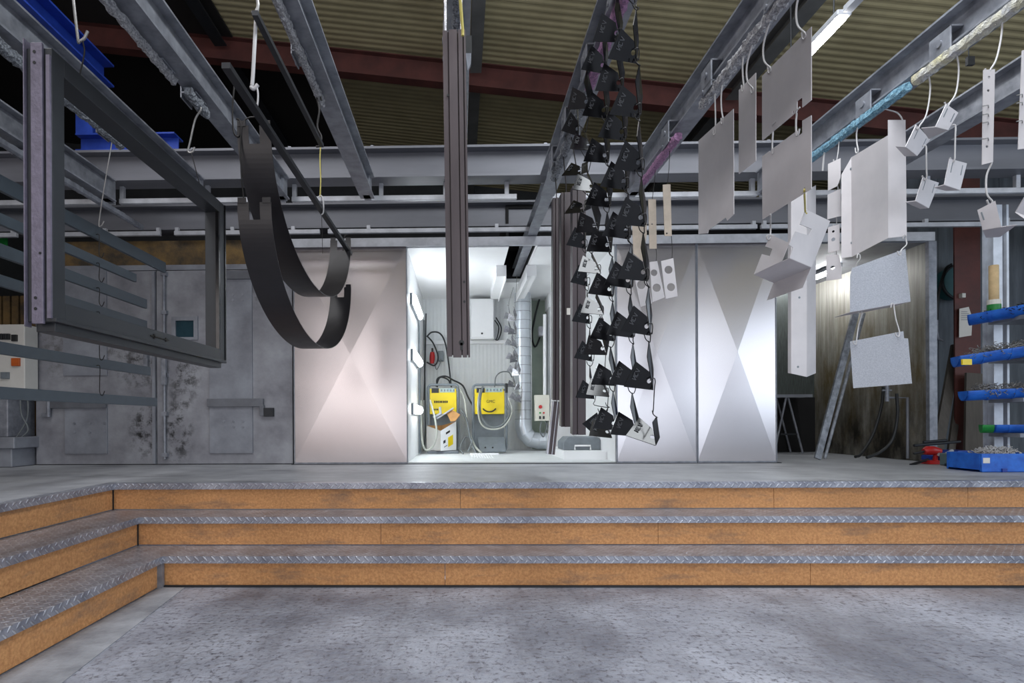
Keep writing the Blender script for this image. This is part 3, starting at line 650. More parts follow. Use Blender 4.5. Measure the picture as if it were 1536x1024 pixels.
for k in range(3): m.box(cx-.03+k*.022, cx-.015+k*.022, y-.003, y, cz-.012, cz+.012)
part('lettering', m, M['ink'], t)
m = MB(); m.box(x0-.005, x1+.005, y-.22, y+.3, BF, BF+.035); part('base_tray', m, M['plastic'], t, bevel=.012)
m = MB(); m.box(x0+.02, x1-.02, y+.16, y+.3, BF+.035, Q(0, 621).z); part('back_panel', m, M['plastic'], t)
t = thing('parts_box', 'open white and grey cardboard box of parts standing on the left yellow unit', 'box', tuple(at(662, 672, 8.05)))
k = 8.02; A = [at(640, 638, k+.12), at(661, 646, k-.03), at(684, 632, k+.15)]; Z = V((0, 0, 1)); b0 = BF+.04
def wallp(a, b, zt0, zt1): return [V((a.x, a.y, b0)), V((b.x, b.y, b0)), V((b.x, b.y, zt1)), V((a.x, a.y, zt0))]
m = MB(); m.sheet(wallp(A[0], A[1], A[0].z, A[1].z), .008); part('side', m, M['cabwhite'], t)
m = MB(); m.sheet(wallp(A[1], A[2], A[1].z, A[2].z), .008); fr = part('front', m, M['white'], t, 'white printed side with yellow sticker')
d = (A[2]-A[1]); nrm = V((d.y, -d.x, 0)).normalized()
def onface(u, z, du, dz, mt, nm):
    c = A[1]+d*u; c = V((c.x, c.y, z))+nrm*.006; m = MB(); m.sheet([c+d*du*i+Z*dz*j for i, j in ((-1,-1),(1,-1),(1,1),(-1,1))], .002); part(nm, m, M[mt], fr)
onface(.62, BF+.17, .16, .065, 'yellow', 'sticker'); onface(.45, BF+.285, .13, .014, 'ink', 'print'); onface(.22, BF+.16, .07, .02, 'plasticd', 'print'); onface(.3, BF+.10, .1, .006, 'plastic', 'print')
b4 = A[0]+A[2]-A[1]; m = MB(); m.sheet(wallp(A[2], b4, A[2].z, A[0].z), .008); m.sheet(wallp(b4, A[0], A[0].z, A[0].z), .008); part('back', m, M['card'], t)
ctr = (A[0]+A[1]+A[2]+b4)/4; q4 = [V((p.x, p.y, b0)).lerp(V((ctr.x, ctr.y, b0)), .12) for p in (A[0], A[1], A[2], b4)]
m = MB(); m.prism(q4, (0, 0, A[1].z-.05-b0)); part('contents', m, M['plasticd'], t)
f = face3([(669, 618), (678, 614.5), (690.5, 622), (683, 631), (676, 632)], ((669, 618, 8.1), (690, 622, 8.0), (683, 631, 7.95)))
m = MB(); m.sheet(f, .012); solo('cardboard_piece', m, M['card'], 'brown cardboard piece leaning out of the parts box on the left yellow unit', 'cardboard')
m = MB(); m.tube([at(660, 610, 7.98), at(661, 620, 7.98), at(650, 626, 7.97)], [.016, .02, .014], 8); m.cyl(at(655, 628, 7.95), at(680, 612, 8.1), .012, 8); solo('spray_gun', m, M['tube'], 'pale spray gun lying on top of the parts box', 'tool')
t, Q, x0, x1, y = unit(709.5, 759.5, 'yellow fronted powder unit on the right with hoses slung over it', False)
part('lettering', text_mb('GMC', .055, (Q(736, 602).x, y-.002, Q(736, 602).z), (1,0,0), (0,0,1)), M['ink'], t)
m = MB(); m.tube(arcpts((Q(734, 612).x, y-.02, Q(734, 612).z+.06), (1,0,0), (0,0,1), .11, 1.2*PI, 1.8*PI, 8), .01, 6); part('handle', m, M['plasticd'], t)
m = MB(); m.box(x0+.02, x1-.02, y+.18, y+.3, BF+.02, Q(0, 621).z); part('back_panel', m, M['plastic'], t)
f = face3([(716, 656), (757, 656), (759, 677), (720, 679)], ((716, 656, 8.22), (757, 656, 8.22), (738, 678, 7.95)))
m = MB(); m.sheet(f, .03); part('base_tray', m, M['plastic'], t, bevel=.01)
m = MB()
for px in (728, 739): p = onp(px, 671, f[0]+V((0,-.014,.014)), (f[1]-f[0]).cross(f[2]-f[0]).normalized()); m.cyl(p+V((0,-.004,.004)), p+V((0,.01,-.01)), .012, 8)
part('tray_hole', m, M['plasticd'], t)
m = MB(); p = at(759.5, 578, 8.2); m.tube([p+V((0,0,.03)), p, p-V((0,0,.1))], .02, 8); part('gun_holder', m, M['plasticd'], t)
f = [at(700, 680, 7.6)]
m = MB()
for k in range(9): m.box(at(708, 684, 7.3).x+.03*k, at(708, 684, 7.3).x+.03*k+.012, 7.05, 7.75, BF, BF+.006)
m.box(at(706, 684, 7.3).x, at(752, 684, 7.3).x, 7.75, 7.78, BF, BF+.02)
solo('floor_grating', m, M['white'], 'white slotted grating on the booth floor before the yellow units', 'grating')
# spiral duct with elbow
t = thing('air_duct', 'silver spiral air duct coming down and bending right in the booth', 'duct', tuple(at(783, 670, 8.3)))
y = 8.75; c = at(783.5, 440, y); r = .115; zc = BF+.14; R = .22; xe = 1.12
pts = [V((c.x, y, BZ)), V((c.x, y, 2.5)), V((c.x, y, 2.0)), V((c.x, y, 1.5)), V((c.x, y, zc+R+.02))]
m = MB(); m.tube(pts, r, 28); part('riser_pipe', m, M['duct'], t)
z = zc+R+.1
while z < 2.88:
    m = MB(); m.tube(arcpts((c.x, y, z), (1,0,0), (0,1,0), r+.001, 0, 2*PI*27/28, 27), .0035, 5, closed=True); z += .13; part('seam', m, M['galv'], t)
m = MB(); el = [V((c.x+R-R*math.cos(a*PI/6), y, zc+R-R*math.sin(a*PI/6))) for a in range(4)]; m.tube([el[0]+V((0,0,.03))]+el+[V((1.295, y, zc))], r+.004, 28)
m.sm = [False]*len(m.sm); part('elbow', m, M['duct'], t)
for p, ax in ((el[1], .5), (el[2], 1.05), (el[3], PI/2), (el[3]+V((.1,0,0)), PI/2)):
    m = MB(); m.tube(arcpts(p, (0,1,0), (math.cos(ax), 0, math.sin(ax)), r+.006, 0, 2*PI*27/28, 27), .004, 5, closed=True); part('elbow_seam', m, M['duct'], t)
# cream push-button enclosure and conduit
y = 8.2; Q = lambda px, py: at(px, py, y)
a, b = Q(803, 631), Q(824, 592); t = thing('button_box', 'cream push button box with red knob right of the silver duct', 'control box', ((a.x+b.x)/2, y, a.z))
m = MB(); m.box(a.x, b.x, y, y+.12, a.z, b.z); part('enclosure', m, M['cream'], t, bevel=.006)
for px, py, r, mt in ((810.5, 610, .024, 'red'), (810, 619, .012, 'green'), (815.5, 619, .012, 'red')):
    p = Q(px, py); m = MB(); m.cyl((p.x, y-.02, p.z), (p.x, y, p.z), r, 14); part('push_button', m, M[mt], t)
for px in (810, 815.5):
    p = Q(px, 626); m = MB(); m.box(p.x-.012, p.x+.012, y-.012, y, p.z-.02, p.z+.02); part('selector_switch', m, M['plasticd'], t)
m = MB(); m.tube([Q(818, 592)+V((0,.06,0)), Q(818, 470)+V((0,.06,0))], .022, 8); part('conduit', m, M['white'], t)
m = MB(); m.box(NX1-.25, NX1+.02, 8.3, 8.34, BF, Q(0, 640).z)
m = MB(); m.tube(smooth([Q(812, 632), Q(810, 645), Q(815, 655), Q(820, 640), Q(818, 633)]), .008, 5); part('cable', m, M['cableg'], t)
m = MB(); m.tube(smooth([at(812, 440, 9.2), at(806, 460, 9.2), at(798, 500, 9.2), at(803, 520, 9.2), at(812, 500, 9.1), at(818, 485, 8.9)]), .014, 6); solo('cable', m, M['cable'], 'dark cable loop in the green niche above the cream button box', 'cable')
m = MB(); m.box(at(808, 488, 9).x, at(815, 488, 9).x, 8.95, 9.1, at(808, 504, 9).z, at(808, 490, 9).z); solo('pipe_valve', m, M['tube'], 'small pale pipe valve in the niche right of the silver duct', 'valve')
# plinth with grey filter box at the booth's right front
m = MB(); m.box(fx(840, 7.0), BX1-.001, 6.75, 8.0, BF, BF+.09); solo('white_plinth', m, M['white'], 'low white plinth at the right of the booth floor', 'plinth')
y = 7.05; a, b = at(845, 681, y), at(903, 655, y)
t = thing('filter_box', 'grey box with white bar handle on the low white plinth', 'box', ((a.x+b.x)/2, y+.2, BF+.09))
m = MB(); zt = b.z; m.prism([V((a.x, y, BF+.09)), V((b.x, y, BF+.09)), V((b.x, y, zt-.05)), V((b.x-.05, y, zt)), V((a.x+.06, y, zt)), V((a.x, y, zt-.06))], (0, .4, 0)); part('body', m, M['plastic'], t, bevel=.01)
p, q = at(862, 682, y), at(885, 668, y); m = MB(); m.tube([(p.x, y-.02, BF+.095), (p.x, y-.02, q.z), (q.x, y-.02, q.z), (q.x, y-.02, BF+.095)], .011, 8); part('handle', m, M['white'], t)
a, b = at(905, 681, 7.0), at(922, 655, 7.0); m = MB(); m.box(a.x, BX1-.001, 7.0, 7.5, BF+.09, b.z); solo('white_block', m, M['white'], 'white block beside the grey filter box', 'block', bevel=.006)
# sliding doors with cross folded panels
def cross_panel(name, px0, px1, lb, dep, grp=None):
    x0, x1 = fx(px0), fx(px1); z0, z1 = .615, 2.905; y = FY-.06
    t = thing(name, lb, 'door', ((x0+x1)/2, y, z0), grp)
    m = MB(); c = V(((x0+x1)/2, y+dep, (z0+z1)/2)); q = [V((x0, y, z0)), V((x1, y, z0)), V((x1, y, z1)), V((x0, y, z1))]
    b4 = [p+V((0, .05, 0)) for p in q]
    m.add(q+[c]+b4, [(0,1,4),(1,2,4),(2,3,4),(3,0,4),(0,5,6,1),(1,6,7,2),(2,7,8,3),(3,8,5,0),(5,8,7,6)])
    part('sheet', m, M['door'], t)
    m = MB(); m.box(x0-.001, x0+.008, y-.006, y+.05, z0, z1); m.box(x1-.008, x1+.001, y-.006, y+.05, z0, z1); m.box(x0, x1, y-.006, y+.05, z0-.012, z0+.004); part('edge_trim', m, M['galv'], t)
cross_panel('sliding_door', 443, 611.5, 'cross folded aluminium sliding door left of the white booth opening', -.03)
cross_panel('sliding_door', 922.5, 1041.5, 'cross folded aluminium sliding door directly right of the booth opening, behind the black plates', -.024)
cross_panel('sliding_door', 1042.5, 1160, 'cross folded aluminium sliding door at far right, next to the dark spray booth', -.022)
m = MB(); m.box(fx(440), fx(1390), FY-.12, FY+.02, 2.915, 2.975); m.box(fx(440), fx(1390), FY-.12, FY-.11, 2.885, 2.915); solo('door_track', m, M['tube'], 'pale steel track running along the top of the sliding doors', 'track')
m = MB(); m.box(fx(440), fx(1165), FY-.09, FY-.005, .597, .603); struct('trim_2', m, M['darksteel'])
m = MB(); p = at(460, 692, FY-.08); 
# ================================================================ SPRAY BOOTH (right)
RX0, RX1, RY1, RZT = fx(1162), fx(1390), 8.4, 2.9
m = MB(); m.box(RX1, RX1+.06, FY, RY1, .6, RZT); struct('wall_right', m, M['spray'])
m = MB(); m.box(RX1-.01, RX1+.07, FY-.05, FY, .6, RZT); struct('trim_3', m, M['galv'])
m = MB(); m.box(RX0, RX1, RY1, RY1+.05, .6, RZT); struct('wall_back', m, M['sprayb'])
m = MB(); m.box(RX0, RX1+.06, FY, RY1+.05, RZT, RZT+.05); struct('ceiling', m, M['ovenp'])
m = MB(); m.box(RX0-.05, RX0, FY, RY1, .6, RZT); struct('wall_left', m, M['sprayb'])
y0 = 7.2; t = thing('tube_lamp', 'lit fluorescent tube lamp inside the spray booth near its ceiling', 'lamp', (4.5, 7.6, 2.8))
m = MB(); m.box(4.46, 4.54, 7.2, 8.35, 2.855, 2.899); part('housing', m, M['tube'], t)
m = MB(); m.cyl((4.5, 7.2, 2.835), (4.5, 8.35, 2.835), .026, 12); part('tube', m, M['lampon'], t)
m = MB(); m.box(RX0, RX1-.01, RY1-.03, RY1, .6, at(1180, 596, 8.38).z); struct('under_bench_dark', m, M['dark'])  # added near-black sheet that puts the darkness under the bench into colour
# trestle bench
y = 8.0; Q = lambda px, py: at(px, py, y); a, b = Q(1150, 596), Q(1219, 591)
t = thing('trestle_bench', 'dark trestle bench at the back of the spray booth', 'bench', (Q(1185, 640).x, y+.15, .6))
m = MB(); m.box(RX0+.01, b.x, y, y+.36, a.z, b.z); part('top', m, M['ovenp'], t)
for dy in (.03, .32):
    for p, q in (((1181, 596), (1163, 668)), ((1184, 596), (1206, 668))):
        s, e = Q(*p), Q(*q); m = MB(); m.cyl((s.x, y+dy, a.z), (e.x, y+dy, .6), .014, 8); part('leg', m, M['galv'], t)
s, e = Q(1172, 650), Q(1200, 650); m = MB(); m.box(s.x, e.x, y+.02, y+.05, s.z-.02, s.z); part('cross_rail', m, M['darksteel'], t)
m = MB(); s = Q(1180, 590); m.box(s.x-.03, s.x+.03, y+.3, y+.36, s.z, RZT); solo('booth_post', m, M['ovenp'], 'dull steel post rising above the trestle bench', 'post')
# leaning poles
for (p, q, w, lb) in (((1226, 683, 6.75), (1284, 466, 7.0), .07, 'broad pale plank leaning in the spray booth entrance, left one'), ((1237, 684, 6.78), (1296, 470, 7.05), .035, 'thin pale pole leaning beside the broad plank in the spray booth')):
    m = MB(); s, e = at(*p), at(*q); s.z = .6+.012; m.bar(s, e, w, .03, (0, 1, 0)) if w > .05 else m.cyl(s, e, w/2, 10)
    solo('leaning_pole', m, M['pole'], lb, 'pole', 'poles leaning in the spray booth')
cable([(1325, 580, 6.9), (1322, 610, 6.9), (1310, 650, 6.85), (1292, 680, 6.8), (1283, 685, 6.75)], .016, 'cable', 'black hose hanging down and trailing on the spray booth floor, left one', nm='hose')
cable([(1345, 590, 6.6), (1346, 625, 6.6), (1338, 660, 6.6), (1320, 678, 6.6), (1300, 686, 6.55)], .016, 'cable', 'black hose curving down from the tap on the stained wall', nm='hose')
t = thing('wall_tap', 'grey pipe with tap fixed to the stained spray booth wall', 'tap', tuple(at(1352, 660, 6.62)))
m = MB(); x = RX1-.04; m.tube([(x, 6.62, .62), (x, 6.62, 1.28), (x-.22, 6.62, 1.28)], .014, 8); part('pipe', m, M['ovenp'], t)
m = MB(); m.tube([(x-.22, 6.62, 1.24), (x-.22, 6.62, 1.42)], .02, 8); m.tube([(x-.27, 6.62, 1.36), (x-.17, 6.62, 1.36)], .01, 6); part('valve', m, M['galv'], t)
# ================================================================ FAR RIGHT
m = MB(); k = 0; x = RX1+.07
while x < XR-.02: m.box(x, min(x+.38, XR), 7.8, 7.85, .6, 4.2); x += .385
struct('wall_back', m, M['wall_r'])
Q = lambda px, py, y=7.2: at(px, py, y)
m = MB(); xc = Q(1456, 500).x; w = .19
m.box(xc-w, xc+w, 7.2, 7.215, .6, 4.0); m.box(xc-w, xc+w, 7.36, 7.375, .6, 4.0); m.box(xc-.006, xc+.006, 7.215, 7.36, .6, 4.0)
m2 = thing('red_column', 'red oxide steel column behind the blue troughs with a paper sheet on it', 'column', (xc, 7.3, .6))
mm = MB(); mm.bar((xc, 7.25, .6), (xc, 7.25, 4.0), .3, .02, (0, 1, 0)); mm.bar((xc+.08, 7.34, .6), (xc+.08, 7.34, 4.0), .14, .014, (0, 1, 0)); mm.bar((xc+.08, 7.3, .6), (xc+.08, 7.3, 4.0), .016, .08, (0, 1, 0)); part('section', mm, M['rafter'], m2)
f = face3([(1439, 463), (1453, 460), (1458.5, 477), (1457, 503), (1438.5, 506)], ((1439, 463, 7.2), (1453, 460, 7.2), (1440, 503, 7.2)))
pp = thing('paper_sheet', 'white handwritten paper sheet taped to the red column', 'paper', tuple(f[4]))
m = MB(); m.sheet(f, .003); part('sheet', m, M['paper'], pp)
m = MB()
for k in range(5): a = at(1442, 467+k*3.0, 7.193); m.box(a.x, a.x+.07+.02*(k % 2), 7.192, 7.195, a.z-.005, a.z)
part('handwriting', m, M['plastic'], pp)
m = MB(); a = at(1445, 443, 7.2); m.box(a.x-.02, a.x+.02, 7.19, 7.24, a.z-.025, a.z+.025); solo('paper_tag', m, M['paper'], 'small white tag on the red column above the paper sheet', 'tag')
t = thing('hose_reel', 'round teal hose reel on the wall left of the red column', 'hose reel', tuple(at(1428, 430, 7.7)))
c = at(1431, 425, 7.7); m = MB(); m.cyl((c.x, 7.6, c.z), (c.x, 7.78, c.z), .2, 28); part('drum', m, M['tealreel'], t, bevel=.01)
m = MB(); m.tube(arcpts((c.x, 7.62, c.z), (1,0,0), (0,0,1), .21, 0, 2*PI*23/24, 23), .018, 8, closed=True); part('rim', m, M['darksteel'], t)
m = MB(); m.tube(smooth([(c.x-.1, 7.62, c.z+.22), at(1418, 405, 7.5), at(1408, 440, 7.4), at(1405, 480, 7.4)], 6), .016, 8); part('hose', m, M['cable'], t)
m = MB(); p = at(1405, 480, 7.4); m.tube([p, at(1404, 496, 7.4), at(1407, 508, 7.4), at(1414, 511, 7.4)], [.02, .024, .018, .012], 8); part('nozzle', m, M['galv'], t, 'metal nozzle with brass collar')
for p, q, w, mt, lb in (((1404, 664, 7.0), (1434, 520, 7.5), .12, 'wood', 'long grey timber plank leaning on the wall left of the red column'), ((1425, 662, 7.1), (1442, 560, 7.5), .08, 'wood', 'short grey timber plank leaning nearer the red column'), ((1462, 664, 7.05), (1464, 560, 7.12), .24, 'wood', 'broad weathered board standing before the foot of the red column')):
    s, e = at(*p), at(*q); s.z = .602; m = MB(); m.bar(s, e, w, .03, (0, 1, 0)); solo('leaning_plank', m, M[mt], lb, 'plank', 'planks leaning at the right')
# steel post with arms, blue troughs of hooks
t = thing('trough_stand', 'pale grey steel post with arms carrying the blue troughs at the right edge', 'stand', (4.93, 5.6, .6))
y = 5.62; x0, x1 = at(1484, 600, y).x, at(1507, 600, y).x
m = MB(); m.box(x0, x0+.08, y-.05, y-.04, .62, 3.0); m.box(x0, x0+.08, y+.06, y+.07, .62, 3.0); m.box(x0+.035, x0+.047, y-.04, y+.06, .62, 3.0); m.box(x1-.02, x1, y-.05, y+.07, .62, 3.0); part('post', m, M['post'], t)
m = MB(); m.box(x0-.25, x1+.4, y-.2, y+.2, .6, .625); part('base_plate', m, M['darksteel'], t)
TR = [((1454, 481, 5.55), (1560, 462, 5.2), 26, 'topmost blue trough with cardboard tube standing on it'), ((1432, 543, 5.4), (1560, 524, 5.2), 28, 'second blue trough from the top with yellow marked tip, heaped with wire hooks'),
      ((1444, 594, 5.45), (1560, 588, 5.3), 26, 'third blue trough from the top, heaped with tangled hooks'), ((1489, 643, 5.45), (1560, 643, 5.3), 22, 'fourth blue trough from the top with a green capped end')]
def heap(name, box, n, seed, lb, r=.003, mt='hooks', L=.085):
    rnd = random.Random(seed); m = MB(); p, q, w, h = box; d = q-p; u = d.normalized(); s = V((u.y, -u.x, 0)).normalized()
    for _ in range(n):
        sx = rnd.uniform(-1, 1); c = p+d*rnd.random()+s*w*sx+Z*h*(1-.6*sx*sx)*rnd.random()**.7
        a = V((rnd.uniform(-1, 1), rnd.uniform(-1, 1), rnd.uniform(-.5, .5))).normalized(); b = a.orthogonal().normalized()
        l = L*rnd.uniform(.5, 1.1); m.tube([c-a*l*.5, c, c+a*l*.4, c+a*l*.5+b*l*.2, c+a*l*.35+b*l*.32], r, 4)
    return solo(name, m, M[mt], lb, 'hooks', kind='stuff')
for i, (p, q, hp, lb) in enumerate(TR):
    P, Qq = at(*p), at(*q); r = hp/900*p[2]/2*1.1; d = (Qq-P).normalized(); s = V((d.y, -d.x, 0)).normalized()
    tt = thing('blue_trough', lb, 'trough', tuple((P+Qq)/2-Z*r), 'blue troughs on the stand')
    m = MB(); n = 18; sec = [s*(r*math.cos(PI+PI*k/n))+Z*(r*math.sin(PI+PI*k/n)) for k in range(n+1)]; inn = [v*.9 for v in sec][::-1]
    m.prism([P+Z*r*.5+v for v in sec+inn], Qq-P)
    m.prism([P+Z*r*.5+v for v in sec], d*.012); m.prism([Qq+Z*r*.5+v for v in sec], d*.012)
    part('shell', m, M['bluetray'], tt)
    for f0 in (.3, .62):
        m = MB(); c = P+(Qq-P)*f0+Z*r*.5; m.prism([c+v*1.04 for v in sec]+[c+v*.99 for v in sec][::-1], d*.02); part('rib', m, M['bluetray'], tt)
    if i == 1:
        m = MB(); c = P+d*.04+Z*(-r*.1)-s*(-r*.86); m.box(c.x-.03, c.x+.05, c.y-.02, c.y-.004, c.z-.03, c.z+.02); part('tip_mark', m, M['yellow'], tt)
    if i == 3:
        m = MB(); G = at(1471, 643, 5.47); n2 = 10; m.prism([G+Z*r*.5+v for v in sec], P-G-d*.002); part('end_cap', m, M['green'], tt, 'green end piece')
    m = MB(); c = P+(Qq-P)*.55
    m.box(x0+.02, x0+.06, min(c.y, y), y-.04, P.z-r*.6-.035, P.z-r*.6); 
    k = (x0+.04-P.x)/(Qq.x-P.x); zc = (P+(Qq-P)*k).z-r*.5; yc = (P+(Qq-P)*k).y
    m = MB(); m.box(x0-.05, x0+.25, yc-.1, y-.05, zc-.035, zc); part('arm', m, M['ovenp'], t)
    if i in (0, 1, 2): heap('wire_hook_heap', (P+d*.1-Z*r*.02, P+d*.58-Z*r*.02, r*.95, r*(1.1 if i else .7)), (110, 260, 300)[i], 5+i, ('dark tangle of small hooks in the topmost blue trough', 'tangled wire hooks heaped in the second blue trough', 'tangled wire hooks spilling from the third blue trough')[i], mt='hooks' if i else 'hook')
tt = thing('cardboard_roll', 'upright cardboard tube with green and white end standing on the topmost blue trough', 'tube', tuple(at(1491, 470, 5.42)))
p, q = at(1491, 468, 5.42), at(1490.5, 398, 5.42); d = q-p
m = MB(); m.tube([p+d*.15, p+d*.98, q], [.036, .036, .034], 20); part('tube', m, M['kraft'], tt)
m = MB(); m.cyl(p, p+d*.16, .05, 20); part('green_collar', m, M['green'], tt, 'dark green collar'); m = MB(); m.cyl(p+d*.161, p+d*.26, .049, 20); part('white_collar', m, M['paper'], tt, 'white printed collar')
m = MB(); m.cyl(q-d*.002, q+d*.003, .028, 16); part('bore', m, M['plasticd'], tt)
a, b = at(1473, 709, 5.15), at(1560, 680, 5.15); tt = thing('blue_crate', 'blue open crate on the platform below the blue troughs', 'crate', ((a.x+b.x)/2, 5.35, .6))
zt = b.z; m = MB(); m.box(a.x, b.x, 5.15, 5.17, .6, zt); m.box(a.x, b.x, 5.5, 5.52, .6, zt); m.box(a.x, a.x+.02, 5.17, 5.5, .6, zt); m.box(b.x-.02, b.x, 5.17, 5.5, .6, zt); m.box(a.x, b.x, 5.17, 5.5, .6, .62); part('shell', m, M['bluetray'], tt, bevel=.004)
c = at(1478, 690, 5.15); m = MB(); m.box(c.x-.02, c.x+.035, 5.146, 5.15, c.z-.025, c.z+.02); part('label', m, M['paper'], tt, 'pale yellow label')
m = MB(); c = at(1506, 706, 5.15); m.box(c.x-.02, c.x+.02, 5.14, 5.15, .6, c.z+.02); part('foot', m, M['blue'], tt)
heap('wire_hook_heap', (V((a.x+.14, 5.35, zt-.05)), V((b.x-.05, 5.35, zt-.05)), .12, .09), 260, 21, 'pale wire hooks filling the blue crate', .004, 'hookw', .09)
a, b = at(1471, 668, 5.6), at(1483, 652, 5.6); m = MB(); m.box(a.x, at(1484, 600, 5.57).x-.005, 5.5, 5.57, a.z-.12, b.z-.02); 
# floor clutter left of the crate
a, b = at(1441, 703, 5.7), at(1462, 681, 5.7)
m = MB(); m.box(a.x, b.x, 5.7, 5.95, .6, b.z); solo('grey_box', m, M['greybox'], 'small grey green box on the platform left of the blue crate', 'box', bevel=.008)
a, b = at(1462.5, 703, 5.66), at(1472, 684, 5.66); m = MB(); m.box(a.x, b.x, 5.66, 5.9, .6, b.z); solo('dark_box', m, M['plasticd'], 'narrow dark box between the grey green box and the blue crate', 'box', bevel=.006)
t = thing('tool_case', 'low blue tool case lying on the platform beside the grey green box', 'case', tuple(at(1425, 690, 6.1)))
a, b = at(1410, 694, 6.1), at(1442, 684, 6.1); m = MB(); m.box(a.x, b.x, 6.1, 6.35, .6, b.z); part('base', m, M['blue'], t, bevel=.008)
f = [V((a.x+.12, 6.12, b.z)), V((b.x+.1, 6.12, b.z)), V((b.x+.12, 6.12, b.z+.055)), V((a.x+.2, 6.12, b.z+.055))]; m = MB(); m.prism(f, (0, .2, 0)); part('lid', m, M['blue'], t, bevel=.004)
m = MB(); m.tube([at(1408, 681, 6.05), at(1416, 685, 6.05), at(1422, 679, 6.05), at(1428, 676, 6.1)], .018, 8); solo('pale_rag', m, M['tube'], 'pale crumpled rag on the blue tool case', 'rag')
t = thing('red_drill', 'red hand tool lying at the left end of the floor clutter', 'tool', tuple(at(1398, 690, 6.1)))
p = at(1395, 677, 6.1); m = MB(); m.tube([p+V((-.06,0,0)), p+V((-.03,0,.01)), p+V((.03,0,.01)), p+V((.1,0,-.0))], [.03, .045, .045, .03], 12); part('body', m, M['red'], t)
m = MB(); m.tube([p+V((.06,0,-.02)), p+V((.05,0,-.09)), p+V((.06, 0, p.z*-1+.62))], .022, 8); m.box(p.x-.05, p.x+.14, 6.04, 6.16, .6, .635); part('grip', m, M['red'], t)
m = MB(); m.cyl(p+V((-.06,0,0)), p+V((-.16,0,-.02)), .012, 8); part('bit', m, M['darksteel'], t)
for p, q, lb in (((1366, 697, 6.0), (1392, 689, 6.1), 'dark rod lying on the platform edge before the stained wall, nearer one'), ((1371, 668, 6.25), (1440, 662, 6.3), 'dark rod lying across the top of the floor clutter'), ((1385, 663, 6.35), (1420, 660, 6.35), 'short dark rod behind the floor clutter')):
    s, e = at(*p), at(*q); m = MB(); m.cyl(s, e, .014, 8); solo('steel_rod', m, M['darksteel'], lb, 'rod', 'dark rods on the platform')
# ================================================================ WIRE HOOKS
def wire(pts, r, mt, lb, grp=None, n=6, sm=5, nm='wire_hook'):
    m = MB(); m.tube(smooth(pts, sm), r, n); return solo(nm, m, M[mt], lb, 'hook', grp)
def jhook(a, b, lb, r=.0035, mt='hookw', side=(1,0,0), bow=.02, grp=None, lip=.03):
    """wire from a (over the bar) down to b with a hook at the foot"""
    a, b, s = V(a), V(b), V(side)
    pts = [a-s*.02+Z*.0, a+Z*.012, a+s*.012-Z*.01, (a*2+b)/3+s*bow, (a+b*2)/3+s*bow, b+s*.008+Z*.01, b-Z*.006, b-s*.014+Z*.004, b-s*.02+Z*lip]
    return wire(pts, r, mt, lb, grp)

# ================================================================ BLACK WINDOW FRAME
fx0, fx1, fy0, fy1, fz0, fz1 = -1.605, -1.51, 2.2, 3.83, 1.445, 2.45
t = thing('window_frame', 'large anthracite rectangular window frame hanging at the left', 'frame', (-1.55, 3.0, fz0))
W = .07
m = MB(); m.box(fx0, fx1, fy0, fy0+W, fz0, fz1)
part('stile', m, M['frame'], t, bevel=.002)
m = MB(); m.box(fx0, fx1, fy1-W, fy1, fz0, fz1); part('stile', m, M['frame'], t, bevel=.002)
for z, nm in ((fz0, 'bottom_rail'), (fz1-W, 'top_rail')):
    m = MB(); m.box(fx0, fx1, fy0+W, fy1-W, z, z+W)
    if z == fz0: m.box(fx0+.01, fx1-.012, fy0+.03, fy1-.03, z-.045, z); m.box(fx0-.0, fx1+.012, fy0+.0, fy1, z-.012, z+.004)
    else: m.box(fx0, fx1-.03, fy0+.04, fy1-.02, z+W, z+W+.02)
    part(nm, m, M['frame'], t, bevel=.002)
m = MB(); m.box(fx0+.022, fx0+.066, fy0-.012, fy0, fz0-.02, fz1+.015); fp = part('profile_face', m, M['primer'], t, 'lilac grey near face', bevel=.002)
m = MB()
for z in (fz0+.035, fz0+.075, fz1-.06, fz1-.02): m.cyl((fx0+.038, fy0-.0135, z), (fx0+.038, fy0-.012, z), .006, 10)
m.cyl((fx0+.056, fy0-.0135, fz0+.24), (fx0+.056, fy0-.012, fz0+.24), .005, 8); part('screw_hole', m, M['plasticd'], fp)
m = MB(); m.box(fx1-.016, fx1-.002, fy0-.01, fy0, fz0+.0, fz1-.03); m.box(fx0-.004, fx0+.0, fy0-.014, fy0+.02, fz0-.03, fz1+.03); part('edge_strip', m, M['primer'], t)
m = MB(); m.box(fx1-.012, fx1+.006, fy1-.0, fy1+.012, fz0, fz1); m.box(fx1-.02, fx1-.0, fy1-W-.02, fy1-W, fz0+W, fz1-W); part('seal', m, M['black'], t)
m = MB(); z = fz0+.035; y = 2.95
m.box(fx1, fx1+.004, y-.05, y+.1, z-.003, z+.003); m.box(fx1, fx1+.004, y-.02, y-.008, z-.012, z+.012)
m.prism([V((fx1, y+.1, z-.01)), V((fx1, y+.14, z)), V((fx1, y+.1, z+.01))], (.004, 0, 0)); part('drain_clip', m, M['ink'], t)
G = 'wire hooks over the window frame'
p, q = at(109, -10, 2.38), at(117, 58, 2.4)
wire([V((-1.53, 2.38, 2.93)), p+Z*.02, p, q, q+V((.006,0,-.01)), q+V((.025,0,0)), q+V((.04,0,.03))], .006, 'hooks', 'thick wire hook above the near top corner of the window frame', G)
b = V((-1.55, 2.43, fz1+.02)); wire([q+V((.03,0,.015)), q+V((.02,0,-.01)), q+V((.02,.01,-.05)), b+V((.0,0,.02)), b+V((-.0,0,-.001))], .003, 'hook', 'thin wire link between the thick hook and the top of the window frame', G)
a, b = V((-1.53, 3.5, 2.915)), at(282, 226, 3.55)
